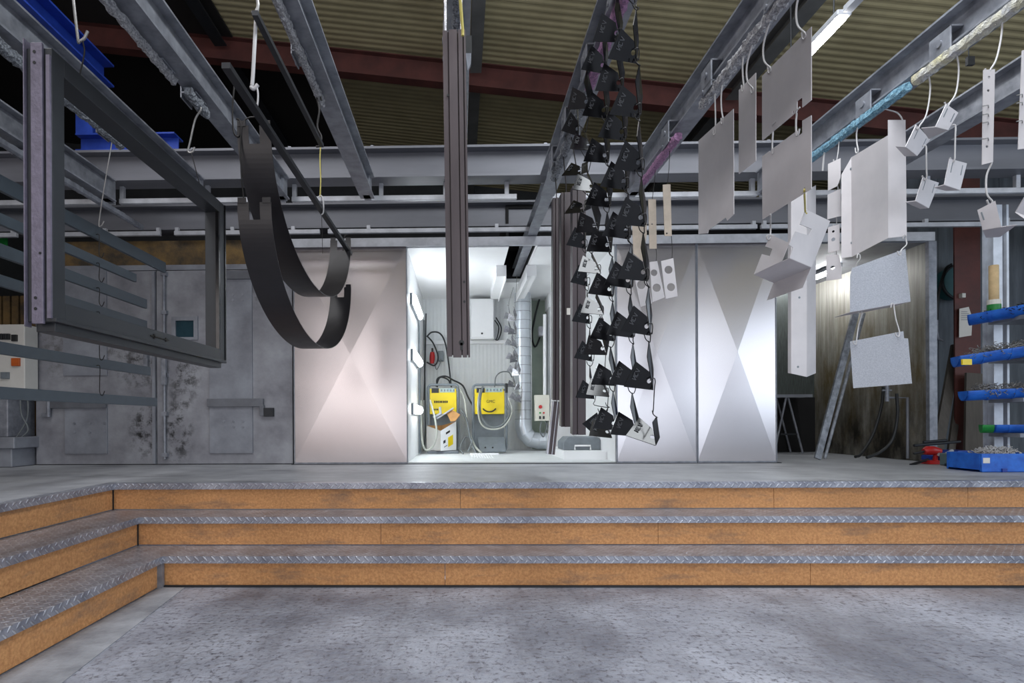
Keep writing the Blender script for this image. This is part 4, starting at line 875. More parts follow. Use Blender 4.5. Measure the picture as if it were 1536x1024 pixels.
wire([a+Z*.01, a+V((.015,0,-.02)), a+(b-a)*.3, a+(b-a)*.8, b, b+V((.012,0,-.012)), b+V((.03,0,-.004)), b+V((.04,0,.02))], .006, 'hooks', 'long wire hook above the far end of the window frame', G)
wire([b+V((.035,0,.012)), b+V((.02,0,-.01)), b+V((.03,0,-.05)), V((-1.55, 3.56, fz1+.025))], .003, 'hook', 'thin wire link at the far end of the window frame', G)

# ================================================================ SLATS ON A HOOK LADDER
SX = -2.43
names = ['topmost', 'second', 'third', 'fourth', 'fifth', 'lowest']
zs = [at(x, y, 4.6).z for x, y in ((215, 387), (215, 424), (215, 456), (215, 487), (220, 556), (230, 602))]
for i, z in enumerate(zs):
    m = MB(); h = (.085, .06, .07, .06, .066, .066)[i]; y1 = (4.9, 4.45, 4.6, 4.6, 4.65, 4.75)[i]
    m.box(SX-.012, SX+.012, 1.75, y1, z-h/2, z+h/2); m.box(SX-.04, SX-.012, 1.75, y1, z+h/2-.008, z+h/2)
    solo('flat_bar', m, M['slat'], f'{names[i]} of six long dark metal slats hanging one below the other at the left', 'slat', 'long dark slats', bevel=.0015)
LD = [(V((-2.29, 3.9, 2.94)), V((SX+.02, 3.95, zs[0]+.05)))]+[(V((SX+.02, 3.95, zs[i]-.03)), V((SX+.02, 3.95, zs[i+1]+.03))) for i in range(5)]
for i, (a, b) in enumerate(LD):
    wire([a+V((-.02,0,.01)), a+V((.01,0,.012)), a+V((.014,0,-.02)), (a+b)/2+V((.012,0,0)), b+V((.012,0,.01)), b+V((.03,0,-.01)), b+V((.045,0,.02))], .0045 if i == 0 else .003, 'hooks' if i == 0 else 'hook',
         'long wire hook from the rail to the topmost dark slat' if i == 0 else f'thin wire link between the {names[i-1]} and the {names[i]} dark slat', 'wire links of the slats')

# ================================================================ CURVED BLACK STRIPS
def strip(z_bot, lb, y0=2.6, y1=4.28, sag=.53, w=.148, xc=-.893):
    c = (y1-y0)/2; R = (c*c+sag*sag)/(2*sag); yc = (y0+y1)/2; zc = z_bot+R; a = math.asin(min(1, c/R)); n = 90; tk = .0035
    rows = []
    for i in range(n+1):
        th = PI*i/n; rows.append((yc-c*math.cos(th), z_bot+sag*(1-math.sin(th))))
    m = MB()
    def ribbon(rows, x0, x1):
        vs = []
        for j, (yy, zz) in enumerate(rows):
            k0, k1 = rows[max(0, j-1)], rows[min(len(rows)-1, j+1)]; t = V((0, k1[0]-k0[0], k1[1]-k0[1])).normalized(); nn = V((0, -t.z, t.y))*tk
            p = V(((yy-y0)/(y1-y0)*.045, yy, zz)); vs += [p+V((x0,0,0)), p+V((x1,0,0)), p+nn+V((x1,0,0)), p+nn+V((x0,0,0))]
        k = len(rows); fs = [(4*i+a0, 4*i+(a0+1) % 4, 4*i+4+(a0+1) % 4, 4*i+4+a0) for i in range(k-1) for a0 in range(4)]
        m.add(vs, fs+[(0,1,2,3), (4*k-4,4*k-3,4*k-2,4*k-1)])
    ribbon(rows[4:-4], xc-w/2, xc+w/2)
    for s in (rows[:5], rows[-5:]): ribbon(s, xc-w/2, xc-w/2+.05); ribbon(s, xc+w/2-.05, xc+w/2)
    t = thing('curved_strip', lb, 'strip', (xc, yc, z_bot), 'rolled black strips')
    part('strip', m, M['band'], t)
    hh = MB()
    for x in (xc-w/2+.02, xc+w/2-.02):
        for yy, zz, s in ((rows[0][0], rows[0][1], -1), (rows[-1][0], rows[-1][1], 1)):
            xo = .045 if s > 0 else 0; hh.box(x+xo-.018, x+xo+.018, yy-.003, yy+.003, zz-.004, zz+.02)
    part('end_tab', hh, M['band'], t)
    return rows
r1 = strip(1.80, 'upper of two rolled U shaped black metal strips', sag=.55); r2 = strip(1.485, 'lower of two rolled U shaped black metal strips, with the larger visible bow')
m = MB(); m.box(-.815, -.785, 2.05, 4.4, r1[-1][1]-.075, r1[-1][1]-.055); solo('support_bar', m, M['darksteel'], 'dark flat bar running lengthwise over the ends of the curved black strips', 'bar')
m = MB(); m.box(-.795, -.772, 2.3, 3.42, 2.625, 2.645); solo('support_bar', m, M['darksteel'], 'thin dark bar hanging higher, between the thick hook and the knotted wire', 'bar')
G = 'hooks of the curved strips'
wire([V((-.79, 2.36, 2.9)), at(386, 14, 2.36)+Z*.05, at(387, 8, 2.36), at(384, 22, 2.36), at(378, 18, 2.36)], .007, 'hooks', 'upper thick hook over the curved black strips, beside the roof beam', G)
wire([at(386, 14, 2.37), at(384, 30, 2.37), at(379, 120, 2.38), at(377, 130, 2.38), at(381, 133, 2.38), at(387, 127, 2.38)], .008, 'hookw', 'straight pale wire hook at mid height above the curved black strips', G)
wire([at(384, 126, 2.38), at(387, 140, 2.38), at(386, 158, 2.38), at(382, 166, 2.38)], .004, 'hookw', 'small bent wire hanging from the straight pale hook', G)
wire([at(349, 104, 2.6), at(352, 120, 2.6), at(349, 160, 2.6), at(350, 195, 2.6), at(356, 205, 2.6), at(361, 198, 2.6), at(360, 182, 2.6), at(355, 178, 2.6)], .004, 'hook', 'looped dark wire at the near end of the upper curved strip', G)
wire([V((-.83, 2.6, 2.32)), V((-.86, 2.6, r1[0][1]+.03)), V((-.94, 2.6, r1[0][1]+.012)), V((-.95, 2.6, (r1[0][1]+r2[0][1])/2)), V((-.94, 2.6, r2[0][1]+.02))], .0035, 'hook', 'dark wire joining the near ends of the two curved strips', G)
yy = 4.28; wire([V((-.8, yy, r1[-1][1]+.04)), V((-.82, yy, r1[-1][1]+.03)), V((-.83, yy, r1[-1][1]-.05)), V((-.83, yy+.004, (r1[-1][1]+r2[-1][1])/2)), V((-.832, yy, r2[-1][1]+.02))], .0035, 'hook', 'dark wire joining the far ends of the two curved strips', G)
yy = 3.45; wire([V((-.79, yy, 2.91)), at(477, 130, yy), at(475, 145, yy), at(479, 165, yy), at(476, 190, yy), at(482, 205, yy), at(480, 218, yy), at(474, 220, yy)], .006, 'hook', 'knotted dark wire hanging from the lumpy white bar', G)
wire([at(481, 214, yy), at(480, 240, yy), at(481, 270, yy), at(480, 295, yy)], .004, 'yhook', 'olive wire below the knotted dark wire', G)
wire([at(478, 296, yy), at(481, 293, yy), at(485, 300, yy), at(485, 318, yy), at(482, 322, yy)], .004, 'hookw', 'pale bent hook at the foot of the olive wire', G)
wire([at(481, 218, yy), at(482, 300, yy), at(483, 345, yy), at(484, 380, yy)], .0018, 'hook', 'hair thin wire hanging past the cross beams below the knotted wire', G)

# ================================================================ TALL BROWN PROFILES
def profile(top, bot, w, dpt, lb, grooves, mitre=0, edge=None, extra=None, lit=None, mt='brown'):
    """top,bot: centre of the near face; long extrusion hanging from a rail"""
    T, Bt = V(top), V(bot); t = thing('tall_profile', lb, 'profile', (Bt.x, Bt.y+dpt/2, Bt.z), 'tall hanging profiles')
    # near face section in (x, y): raised lands with grooves between
    xs = [-w/2]+[g for g in grooves]+[w/2]; sec = []
    for i, (a, b) in enumerate(zip(xs, xs[1:])):
        d0 = .0 if i != 0 else .006
        sec += [(a+.0025 if i else a, d0), (b-.0025 if b < w/2 else b, d0)]
        if b < w/2: sec += [(b-.0025, .014), (b+.0025, .014)]
    sec += [(w/2, dpt), (-w/2, dpt)]
    m = MB(); n = len(sec)
    vs = [T+V((x, y, 0)) for x, y in sec]+[Bt+V((x, y, mitre*y)) for x, y in sec]
    m.add(vs, [tuple(range(n)), tuple(range(n, 2*n))[::-1]]+[(i, (i+1) % n, n+(i+1) % n, n+i) for i in range(n)])
    part('extrusion', m, M[mt], t)
    if edge is not None:
        m = MB(); m.add([T+V((edge-.003, -.004, 0)), T+V((edge+.003, -.004, 0)), T+V((edge+.003, .02, 0)), T+V((edge-.003, .02, 0)), Bt+V((edge-.003, -.004, 0)), Bt+V((edge+.003, -.004, 0)), Bt+V((edge+.003, .02, 0)), Bt+V((edge-.003, .02, 0))],
              [(0,1,2,3), (4,7,6,5), (0,4,5,1), (1,5,6,2), (2,6,7,3), (3,7,4,0)]); part('edge_strip', m, M['silver_edge'], t, 'bare bright edge')
    return t, T, Bt
Y = 2.4
T, Bt = at(681, 44, Y), at(688, 536, Y)
t, T, Bt = profile(T, Bt, .092, .2, 'tall brown grey profile hanging end on in the middle of the picture', (-.024, .014, .036), mitre=.75)
m = MB()
d = Bt-T
for f, x in ((.2, -.028), (.77, .026), (.83, .026)):
    p = T+d*f+V((x, -.001, 0)); m.cyl(p, p+V((0, .002, 0)), .005, 10)
p = T+d*.955+V((.012, -.001, 0)); m.cyl(p, p+V((0, .003, 0)), .011, 12); m.box(p.x-.005, p.x+.005, p.y, p.y+.002, p.z-.03, p.z)
part('drilled_hole', m, M['plasticd'], t)
m = MB(); p = at(701, 58, 2.52); q = at(701, 110, 2.52); m.box(p.x-.01, p.x+.018, 2.5, 2.53, (p.z+q.z)/2, p.z); part('end_clip', m, M['plasticd'], t)
m = MB(); c = (p+q)/2; m.prism([V((p.x-.008, 2.5, c.z)), V((p.x+.016, 2.5, c.z)), V((p.x+.014, 2.5, q.z+.03)), V((p.x, 2.5, q.z))], (0, .02, 0)); part('end_clip', m, M['galv'], t)
m = MB(); p, q = at(690, -4, 2.3), at(694, 46, 2.36); m.tube([V((0.0, 2.3, 2.93)), p, q, q-Z*.02], .006, 8); solo('hanger_wire', m, M['yhook'], 'bent pale yellow wire at the head of the tall brown profile', 'wire')
m = MB(); 
for x in (-.035, .03): m.tube([V((T.x+x, 2.45, 2.92)), V((T.x+x, 2.45, T.z-.01))], .008, 8)
solo('hanger_wire', m, M['silver'], 'pair of bright straps above the tall brown profile', 'wire')
for px, yb, Y, w, gr, ed, lb, top in ((835.6, 600, 4.55, .06, (-.01, .012), .034, 'leftmost of three brown profiles hanging in front of the booth, beside the silver duct', 296),
                                      (850.5, 640, 4.2, .078, (-.02,), .043, 'middle of three brown profiles in front of the booth, with a white sticker', 288),
                                      (869, 652, 3.9, .084, (-.012,), None, 'rightmost of three brown profiles in front of the booth, behind the black plates', 278)):
    t, T, Bt = profile(at(px, top, Y), at(px, yb, Y), w, .09, lb, gr, mitre=.1, edge=ed, mt='brown2')
    if 'sticker' in lb:
        a, b = at(850, 472, Y), at(855.4, 462, Y); m = MB(); m.box(a.x, b.x, Y-.003, Y, a.z, b.z); part('sticker', m, M['paper'], t, 'white sticker')
    m = MB(); m.tube([V((.735, Y+.03, 2.91)), V((T.x, Y+.03, T.z+.05)), V((T.x, Y+.03, T.z-.01))], .004, 6); solo('hanger_wire', m, M['hook'], 'dark wire holding the '+lb.split(',')[0], 'wire')
# short tilted profile below them
a, b = at(835, 602, 4.6), at(826.5, 681, 4.6)
t = thing('short_profile', 'short brown profile hanging tilted at the foot of the leftmost profile', 'profile', tuple(b))
m = MB(); m.bar(a, b, .05, .05, (0, 1, 0)); part('extrusion', m, M['brown'], t, bevel=.002)
m = MB(); m.bar(a+V((-.03, -.0, 0)), b+V((-.03, -.0, 0)), .012, .05, (0, 1, 0)); m.bar(a+V((.002, -.03, 0)), b+V((.002, -.03, 0)), .005, .01, (0, 1, 0)); part('edge_strip', m, M['silver_edge'], t)
m = MB(); m.tube([a+V((0, 0, -.02)), a+V((.005, 0, .1)), at(835, 560, 4.6)], .003, 5); solo('hanger_wire', m, M['hook'], 'thin wire holding the short tilted profile', 'wire')

# ================================================================ BLACK PLATES ON HOOK CHAINS
def rz(v, a): return V((v.x*math.cos(a)-v.y*math.sin(a), v.x*math.sin(a)+v.y*math.cos(a), v.z))
FRONT = [V((-.107, 0, .014)), V((-.073, .004, .105)), V((-.020, .012, .067)), V((0, 0, 0))]
BACK = [V((0, .003, 0)), V((.011, .05, .066)), V((-.012, .062, .166)), V((-.024, .03, .115))]
M['mark'] = mat('dull cut letters', (84,86,90), .6, 0)
def plate_proto(mt, name, lb, grp, cat, marks):
    t = thing(name, lb, cat, (0, 0, 0), grp)
    m = MB(); m.sheet(FRONT, .003, [(V((-.016, .003, .033)), .0085)]); part('front_leaf', m, M[mt], t)
    m = MB(); a, b, c, d = BACK; m.sheet([a, b, c], .003); m.sheet([a, c, d], .003); part('back_leaf', m, M[mt], t)
    if marks:
        m = MB(); o = V((-.079, -.0025, .075)); ux = V((.33, .03, .94)).normalized(); uz = V((-.94, 0, .33)).normalized()
        # three small cut characters along the slanted edge
        o = V((-.082, -.002, .045)); S = ((0,0,0,1),(0,1,.7,0),(.7,0,.7,1),(1,0,1,1),(1,1,1.6,.8),(1,.1,1.6,0),(1.9,0,2.3,1),(2.3,1,2.7,0))
        for x0, y0, x1, y1 in S:
            p = o+ux*x0*.014-uz*y0*.016; q = o+ux*x1*.014-uz*y1*.016; m.bar(p, q, .0028, .0016, (0, 1, 0))
        part('cut_marks', m, M['mark'], t)
    return t
def copy_tree(o, loc, rot, sc, label):
    c = o.copy(); COL.objects.link(c); c.location = loc; c.rotation_euler = rot; c.scale = (sc,)*3; c['label'] = label
    for ch in o.children:
        d = ch.copy(); COL.objects.link(d); d.parent = c
    return c
chains = [  # depth, x of lower right corners at top and bottom (photo px), first and last bottom row, yaw, tilt
    (2.40, 955, 984, (80, 667), 0.0, 'nearest'), (2.65, 931, 957, (52, 655), -.06, 'second'), (2.93, 908, 926, (100, 646), -.1, 'third'),
    (3.18, 885, 918, (152, 656), -.45, 'fourth'), (3.48, 868, 895, (195, 655), .3, 'farthest')]
SCL = 1.12
ords = ['topmost', 'second', 'third', 'fourth', 'fifth', 'sixth', 'seventh', 'eighth', 'ninth']
proto = plate_proto('black', 'folded_plate', '-', 'black folded plates on hook chains', 'plate', True); first = True
hook_me = None
def chain_hook(a, b, r, mt, lb, grp):
    """from the hole a of one plate round to the tip b of the next"""
    pts = [a+V((-.004, -.012, .004)), a+V((.012, -.012, .012)), a+V((.02, -.004, 0)), a+V((.018, 0, -.03)), V((a.x+.014, a.y, b.z+.03)), V((a.x+.012, a.y, b.z+.008)), b+V((.004, 0, -.006)), b+V((-.012, 0, .006)), b+V((-.018, 0, .024))]
    return wire(pts, r, mt, lb, grp, n=5, sm=3)
for ci, (D, xt, xb, (yt, yb), yaw, nm) in enumerate(chains):
    pit = .2177*900/D; n = int(round((yb-yt)/pit))+1; prev = None
    for k in range(n):
        f = k/(n-1); px = xt+(xb-xt)*f; py = yb-pit*(n-1-k)
        loc = at(px, py, D); rnd = random.Random(ci*31+k)
        ya = yaw+rnd.uniform(-.1, .1); tx = rnd.uniform(-.04, .05); ty = rnd.uniform(-.06, .06)
        tx += .26+.5*math.atan((630-py)/900)
        if ci == 3 and k % 3: tx = -.26-.22*f; ya = rnd.uniform(-.08, .04); ty = -.03
        if ci == 4 and k in (1, 2): ya -= .9; tx = -.5
        if ci == 0 and k == n-1: tx = -.6; ty = .2; ya = -.27
        if k == n-1 and ci == 4: ty += .5
        lb = f'{ords[k]} black folded plate on the {nm} of five hook chains' if k < n-1 else f'lowest black folded plate on the {nm} of five hook chains'
        if ci == 0 and k == n-1: lb = 'lowest folded plate on the nearest hook chain, its face lit white'
        rot = (tx, ty, ya)
        if first: o = proto; o.scale = (SCL,)*3; o.location = loc; o.rotation_euler = rot; o['label'] = lb; first = False
        else: o = copy_tree(proto, loc, rot, SCL, lb)
        from mathutils import Euler
        R3 = Euler(rot).to_matrix(); tip = loc+R3 @ BACK[2]*SCL; hole = loc+R3 @ V((-.016, 0, .033))*SCL
        a = prev if prev is not None else V((.735, D, 2.93))
        if prev is not None: chain_hook(a, tip, .0022, 'hook', lb.split(',')[0].replace('black folded plate', 'dark wire hook')+', above its plate', 'dark wire hooks of the plate chains')
        else:
            pts = [V((.735, D, 2.96)), V((.77, D, 2.94)), V((.77, D, 2.88)), V((tip.x+.012, D, tip.z+.05)), tip+V((.01,0,.0)), tip+V((0,0,-.008)), tip+V((-.014,0,.012))]
            wire(pts, .0025, 'hook', f'dark wire from the rail to the topmost plate of the {nm} hook chain', 'dark wire hooks of the plate chains', n=5, sm=3)
        prev = hole
# unpainted plates inside the booth
sp = plate_proto('silver', 'bare_plate', '-', 'bare metal plates hanging in the booth', 'plate', False); first = True
for ci, (Y, x0, x1) in enumerate(((8.35, 766, 774), (7.95, 773, 782))):
    prev = None
    for k in range(7):
        py = 478+k*20.5+ci*3; loc = at(x0+(x1-x0)*k/6, py, Y); rnd = random.Random(900+ci*20+k)
        rot = (rnd.uniform(-.2, .5), rnd.uniform(-.3, .3), rnd.uniform(-.7, .7)); lb = f'{ords[k] if k < 6 else "lowest"} bare bright plate on the {"left" if ci == 0 else "right"} chain inside the booth'
        if first: o = sp; o.location = loc; o.rotation_euler = rot; o['label'] = lb; o.scale = (1.05,)*3; first = False
        else: o = copy_tree(sp, loc, rot, 1.05, lb)
        R3 = Euler(rot).to_matrix(); tip = loc+R3 @ BACK[2]*1.05; hole = loc+R3 @ V((-.016, 0, .033))
        if prev is not None: chain_hook(prev, tip, .0025, 'hooks', lb.replace('bare bright plate', 'wire hook')+', above its plate', 'wire hooks in the booth')
        else: wire([V((.76, Y, RZ)), V((.76, Y, RZ-.05)), tip+V((.012,0,.06)), tip+V((.005,0,-.006)), tip+V((-.014,0,.01))], .003, 'hooks', f'wire from the rail to the topmost bare plate on the {"left" if ci == 0 else "right"} booth chain', 'wire hooks in the booth')
        prev = hole

# ================================================================ WHITE PANELS ON THE E RAIL
XE = 1.45
def xpl(pts, X): return [atX(x, y, X) for x, y in pts]
def panel(name, pts, X, lb, holes=(), mt='panel', t=.003, cat='panel', grp='pale panels on hooks'):
    m = MB(); m.sheet(xpl(pts, X), t, [(atX(x, y, X), r) for x, y, r in holes]); return solo(name, m, M[mt], lb, cat, grp)
panel('plain_sheet', [(1048, 211), (1100.5, 163), (1101, 321), (1091, 331), (1089, 326), (1063, 345), (1062, 350), (1048, 351)], XE, 'left pale panel, plain with a cut lower edge, left of the narrow one', [(1072, 201, .006)])
panel('narrow_sheet', [(1108.5, 135), (1134, 109), (1134, 241), (1108.5, 261)], XE, 'narrow pale panel between the plain one and the notched ones')
N1 = [(1143.5, 114), (1217.3, 40), (1217.3, 150), (1203.8, 161), (1203.8, 146), (1196, 151.5), (1196, 167), (1143.5, 211)]
N2 = [(1143.5, 234.5), (1196, 196), (1196, 205), (1203.8, 200), (1203.8, 181), (1217.3, 173), (1217.3, 283), (1144, 329)]
panel('notched_sheet', N1, XE, 'upper notched pale panel next to the lit tube lamp', [(1190, 168, .006), (1160, 188, .006)])
panel('notched_sheet', N2, XE, 'lower notched pale panel directly under the upper one', [(1156, 226, .006), (1207, 283, .006)])
G = 'pale wire hooks on the white panels'
def hk(p, q, X0, X, lb, bow=.015, lip=.035, z0=2.92):
    b = atX(q[0], q[1], X); a = V((X0, atX(p[0], p[1], X0).y, z0)); a.y = b.y+.01 if abs(X0-X) < .2 else a.y
    jhook(a, b, lb, .0042, 'hookw', (0, -1, 0), bow, G, lip)
hk((1080, 150), (1072, 201), XE, XE, 'left wire hook of the plain pale panel'); hk((1085, 150), (1084, 184), XE, XE, 'right wire hook of the plain pale panel', -.01)
hk((1115, 100), (1115, 135), XE, XE, 'left wire hook of the narrow pale panel', .0); hk((1138, 70), (1129, 137), XE, XE, 'curved wire hook right of the narrow pale panel', -.05)
hk((1165, 40), (1155, 107), XE, XE, 'curved wire hook at the left of the upper notched panel', -.05); hk((1212, 0), (1207, 56), XE, XE, 'curved wire hook at the right of the upper notched panel', -.05)
def link2(p, q, X, lb, r=.0038, mt='hookw', X2=None):
    a, b = atX(p[0], p[1], X), atX(q[0], q[1], X2 or X); s = V((0, -1, 0))
    wire([a+s*.02+Z*.01, a+V((-.006,0,.004)), a-s*.006-Z*.006, a-s*.01-Z*.03, b-s*.01+Z*.03, b-s*.006-Z*.004, b+s*.008-Z*.004, b+s*.016+Z*.015], r, mt, lb, G)
link2((1161, 188), (1160, 228), XE, 'left wire link between the two notched panels'); link2((1196, 168), (1196, 201), XE, 'right wire link between the two notched panels')
# bent bracket with slots
R0 = ((1131, 411.5, 2.92), (1184, 387, 2.77), (1217, 401, 2.9))
base = face3([(1131, 411.5), (1184, 387), (1217, 401), (1160.5, 424)], R0)
t = thing('bent_bracket', 'pale bent bracket with two slotted wings hanging below the notched panels', 'bracket', tuple(sum(base, V((0,0,0)))/4))
m = MB(); m.sheet(base, .003); part('base_plate', m, M['panel'], t)
def planethru(e0, e1, px): # plane through a base edge and a photo ray at given depth
    return e0, (e1-e0).cross(at(*px)-e0).normalized()
p0, n0 = planethru(base[1], base[2], (1208, 314, 2.86))
m = MB(); m.sheet([onp(x, y, p0, n0) for x, y in ((1208, 314), (1245, 331.5), (1217, 401), (1184, 387), (1189, 371), (1183, 367), (1192, 347), (1213, 353), (1217, 343.5), (1199.5, 336))], .003); part('right_wing', m, M['panel'], t)
e0, e1 = base[0], onp(1173, 391.5, base[0], (base[1]-base[0]).cross(base[2]-base[0]).normalized())
p0, n0 = planethru(e0, e1, (1157, 352, 2.88))
m = MB(); m.sheet([onp(x, y, p0, n0) for x, y in ((1156.5, 352), (1184, 364.5), (1173, 391.5), (1131, 411.5), (1143, 381), (1155, 384), (1159, 373), (1148, 369.5))], .003); part('left_wing', m, M['panel'], t)
p0, n0 = planethru(base[3], base[2], (1150, 450, 3.06))
m = MB(); m.sheet([onp(x, y, p0, n0) for x, y in ((1160.5, 424), (1217, 401), (1204.6, 431), (1150.3, 450.5))], .003); part('lower_lip', m, M['panel'], t)
a = atX(1156, 324, XE); b = at(1155, 357, 2.88); wire([a+Z*.01, a, at(1156, 340, 2.9), b, b+V((-.012,0,-.006)), b+V((-.012,0,.012)), b+V((.02,0,.01))], .004, 'hookw', 'wire with loop from the lower notched panel to the left wing of the bent bracket', G)
a = atX(1206.5, 288, XE); b = at(1208, 318, 2.86); wire([a+Z*.012, a, (a+b)/2, b, b+V((.006,0,-.006))], .004, 'yhook', 'yellow cord from the lower notched panel to the right wing of the bent bracket', G)
# long channel
Y = 4.4; P = lambda x, y: at(x, y, Y)
t = thing('long_channel', 'long upright pale channel hanging behind the bent bracket', 'channel', tuple(P(1205, 565)))
m = MB(); tl, tm, tr = P(1187, 300), P(1209.5, 290), P(1223.5, 278); bl, bm_, br = P(1186, 560), P(1209.5, 565), P(1223.5, 559)
m.prism([P(1187, 285), P(1210, 285), P(1210, 565), P(1187, 560)], (0, .003, 0)); part('face', m, M['panel'], t)
m = MB(); q0, q1 = P(1210, 285), P(1210, 565); r0, r1_ = at(1223.5, 278, Y+.08), at(1223.5, 559.5, Y+.08); m.sheet([q0, r0, r1_, q1], .003); part('side_flange', m, M['panel'], t)
m = MB(); q0, q1 = P(1187, 285), P(1187, 560); m.sheet([q0, q0+V((.02, .08, 0)), q1+V((.02, .08, .01)), q1], .003); part('side_flange', m, M['panel'], t)
m = MB(); 
for x, y in ((1199, 446), (1197, 550)): p = P(x, y); m.cyl(p-V((0, .001, 0)), p, .008, 10)
part('hole', m, M['plastic'], t)
a = V((2.53, 4.42, 2.91)); b = P(1215, 281); wire([a, (a*2+b)/3+Z*.02, (a+b*2)/3, b+V((.0, .05, .0))], .004, 'hookw', 'wire from the turquoise bar to the long upright channel', G)
# small plates left of the folded panel
XF = 2.53; nmz = ['topmost', 'second', 'third', 'lowest']
small = [[(1242, 246), (1261, 237), (1261, 266), (1256, 279), (1242, 286)], [(1241.5, 292), (1261, 283), (1262, 324), (1256, 325), (1241, 329)], [(1242, 341), (1259.5, 336), (1259.5, 375), (1242, 379)], [(1239.5, 382), (1258, 382), (1262.5, 400), (1262.5, 418), (1239.5, 421)]]
for i, pts in enumerate(small):
    D = 4.05; m = MB(); f = face3(pts, ((1242, 300, D), (1262, 300, D-.06), (1242, 340, D)))
    hs = ([(1253, 331, .008)], [(1249, 322, .008)], [(1250, 347, .008)], [(1249, 401, .012)])[i] if i else []
    pn = (f[1]-f[0]).cross(f[2]-f[0]).normalized(); H2 = [(onp(x, y, f[0], pn), r) for x, y, r in hs if i in (2, 3)]
    if i == 2: H2.append((onp(1250, 359, f[0], pn), .012))
    m.sheet(f, .003, H2); solo('small_plate', m, M['panel'], f'{nmz[i]} of four small pale plates in a column left of the large folded panel', 'plate', 'small pale plates')
for i, (p, q) in enumerate((((1256, 222), (1254, 243)), ((1256, 277), (1256, 288)), ((1254, 323), (1254, 340)), ((1254, 374), (1254, 385)))):
    a, b = at(*p, 4.04), at(*q, 4.04)
    if i == 0: a = V((2.53, 4.04, 2.91))
    wire([a+V((.012,0,.012)), a+V((0,0,.006)), (a+b)/2+V((.004,0,0)), b+V((0,0,-.004)), b+V((-.014,0,.004)), b+V((-.016,0,.018))], .0035, 'hookw', f'wire hook above the {nmz[i]} small pale plate', G)
for px, py in ((1232, 248), (1237, 255)): pass
a = V((2.53, 4.2, 2.92)); wire([a, atX(1235, 245, 2.53), atX(1234, 256, 2.53)], .006, 'hookw', 'short empty wire hanging from the turquoise bar', G)
# large folded panel
t = thing('folded_sheet', 'large pale folded panel with upright flanges, hanging from the turquoise bar', 'panel', tuple(atX(1300, 385, XF)))
main = xpl([(1277, 236), (1332, 203), (1332, 357), (1278, 385)], XF)
m = MB(); m.sheet(main, .003); part('face', m, M['panel'], t)
ynear = main[1].y; f = [at(1332, 180, ynear), at(1358, 180, ynear), at(1360, 354, ynear), at(1332, 357, ynear)]
m = MB(); m.sheet(f, .003); part('near_flange', m, M['panel'], t)
yf = main[0].y; f = [at(1262, 262, yf+.02), at(1277, 236, yf), at(1278, 385, yf), at(1262, 387, yf+.02)]
m = MB(); m.sheet(f, .003); ff = part('far_flange', m, M['panel'], t)
m = MB()
for x, y in ((1277, 253), (1278, 364)): p = at(x, y, yf-.003); m.cyl(p, p+V((0, .003, 0)), .008, 10)
part('hole', m, M['plastic'], ff)
a = V((XF, ynear+.05, 2.91)); b = at(1353, 181, ynear); wire([a+V((-.01,0,.01)), a+V((.02,0,-.005)), (a+b)/2+V((.03,0,.01)), b+V((0,0,.01)), b+V((0,.004,-.008))], .004, 'hookw', 'curved wire at the near top corner of the large folded panel', G)
hk((1286, 210), (1286, 228), XF, XF, 'wire hook at the far top of the large folded panel', 0)
# two sheets below
def sheet2(nm, pts, refs, lb, lip=None, liprefs=None):
    f = face3(pts, refs); t = thing(nm, lb, 'panel', tuple(f[-1]), 'fine textured sheets')
    m = MB(); m.sheet(f, .003); part('sheet', m, M['panel_mesh'], t)
    if lip:
        q = [f[i] if isinstance(i, int) else at(*i) for i in lip]; m = MB(); m.sheet(q, .003); part('folded_lip', m, M['panel'], t)
    return f
RA = ((1278, 402, 3.62), (1358, 373, 3.5), (1275, 467, 3.66))
g1 = sheet2('textured_sheet', [(1278, 402), (1358, 373), (1366, 452), (1275, 468), (1275, 414)], RA, 'upper fine textured pale sheet hanging below the large folded panel', [3, 2, (1342, 459, 3.72), (1251, 476, 3.95)])
RB = ((1275, 512, 3.7), (1355, 496, 3.5), (1280, 582, 3.7))
g2 = sheet2('textured_sheet', [(1275, 512), (1355, 496.5), (1356, 507), (1362, 507.5), (1368, 575), (1280, 582)], RB, 'lower fine textured pale sheet hanging before the stained spray booth wall')
def pxlink(p, q, D0, D1, lb, bow=0., r=.0035):
    a, b = at(*p, D0), at(*q, D1); wire([a+V((-.014,0,-.016)), a+V((-.01,0,.006)), a+V((.002,0,.004)), a+V((.004,0,-.02)), (a+b)/2+V((bow,0,0)), b+V((.004,0,.02)), b+V((0,0,-.008)), b+V((-.014,0,-.004)), b+V((-.018,0,.014))], r, 'hookw', lb, G)
pxlink((1289, 383), (1283, 404), 3.7, 3.72, 'wire link at the far lower corner of the large folded panel'); pxlink((1358, 354), (1351, 380), ynear, 3.47, 'curved wire link at the near lower corner of the large folded panel', .02)
pxlink((1291, 466), (1284, 514), 3.7, 3.67, 'left wire link between the two textured sheets'); pxlink((1340, 457), (1348, 502), 3.52, 3.5, 'right wire link between the two textured sheets')
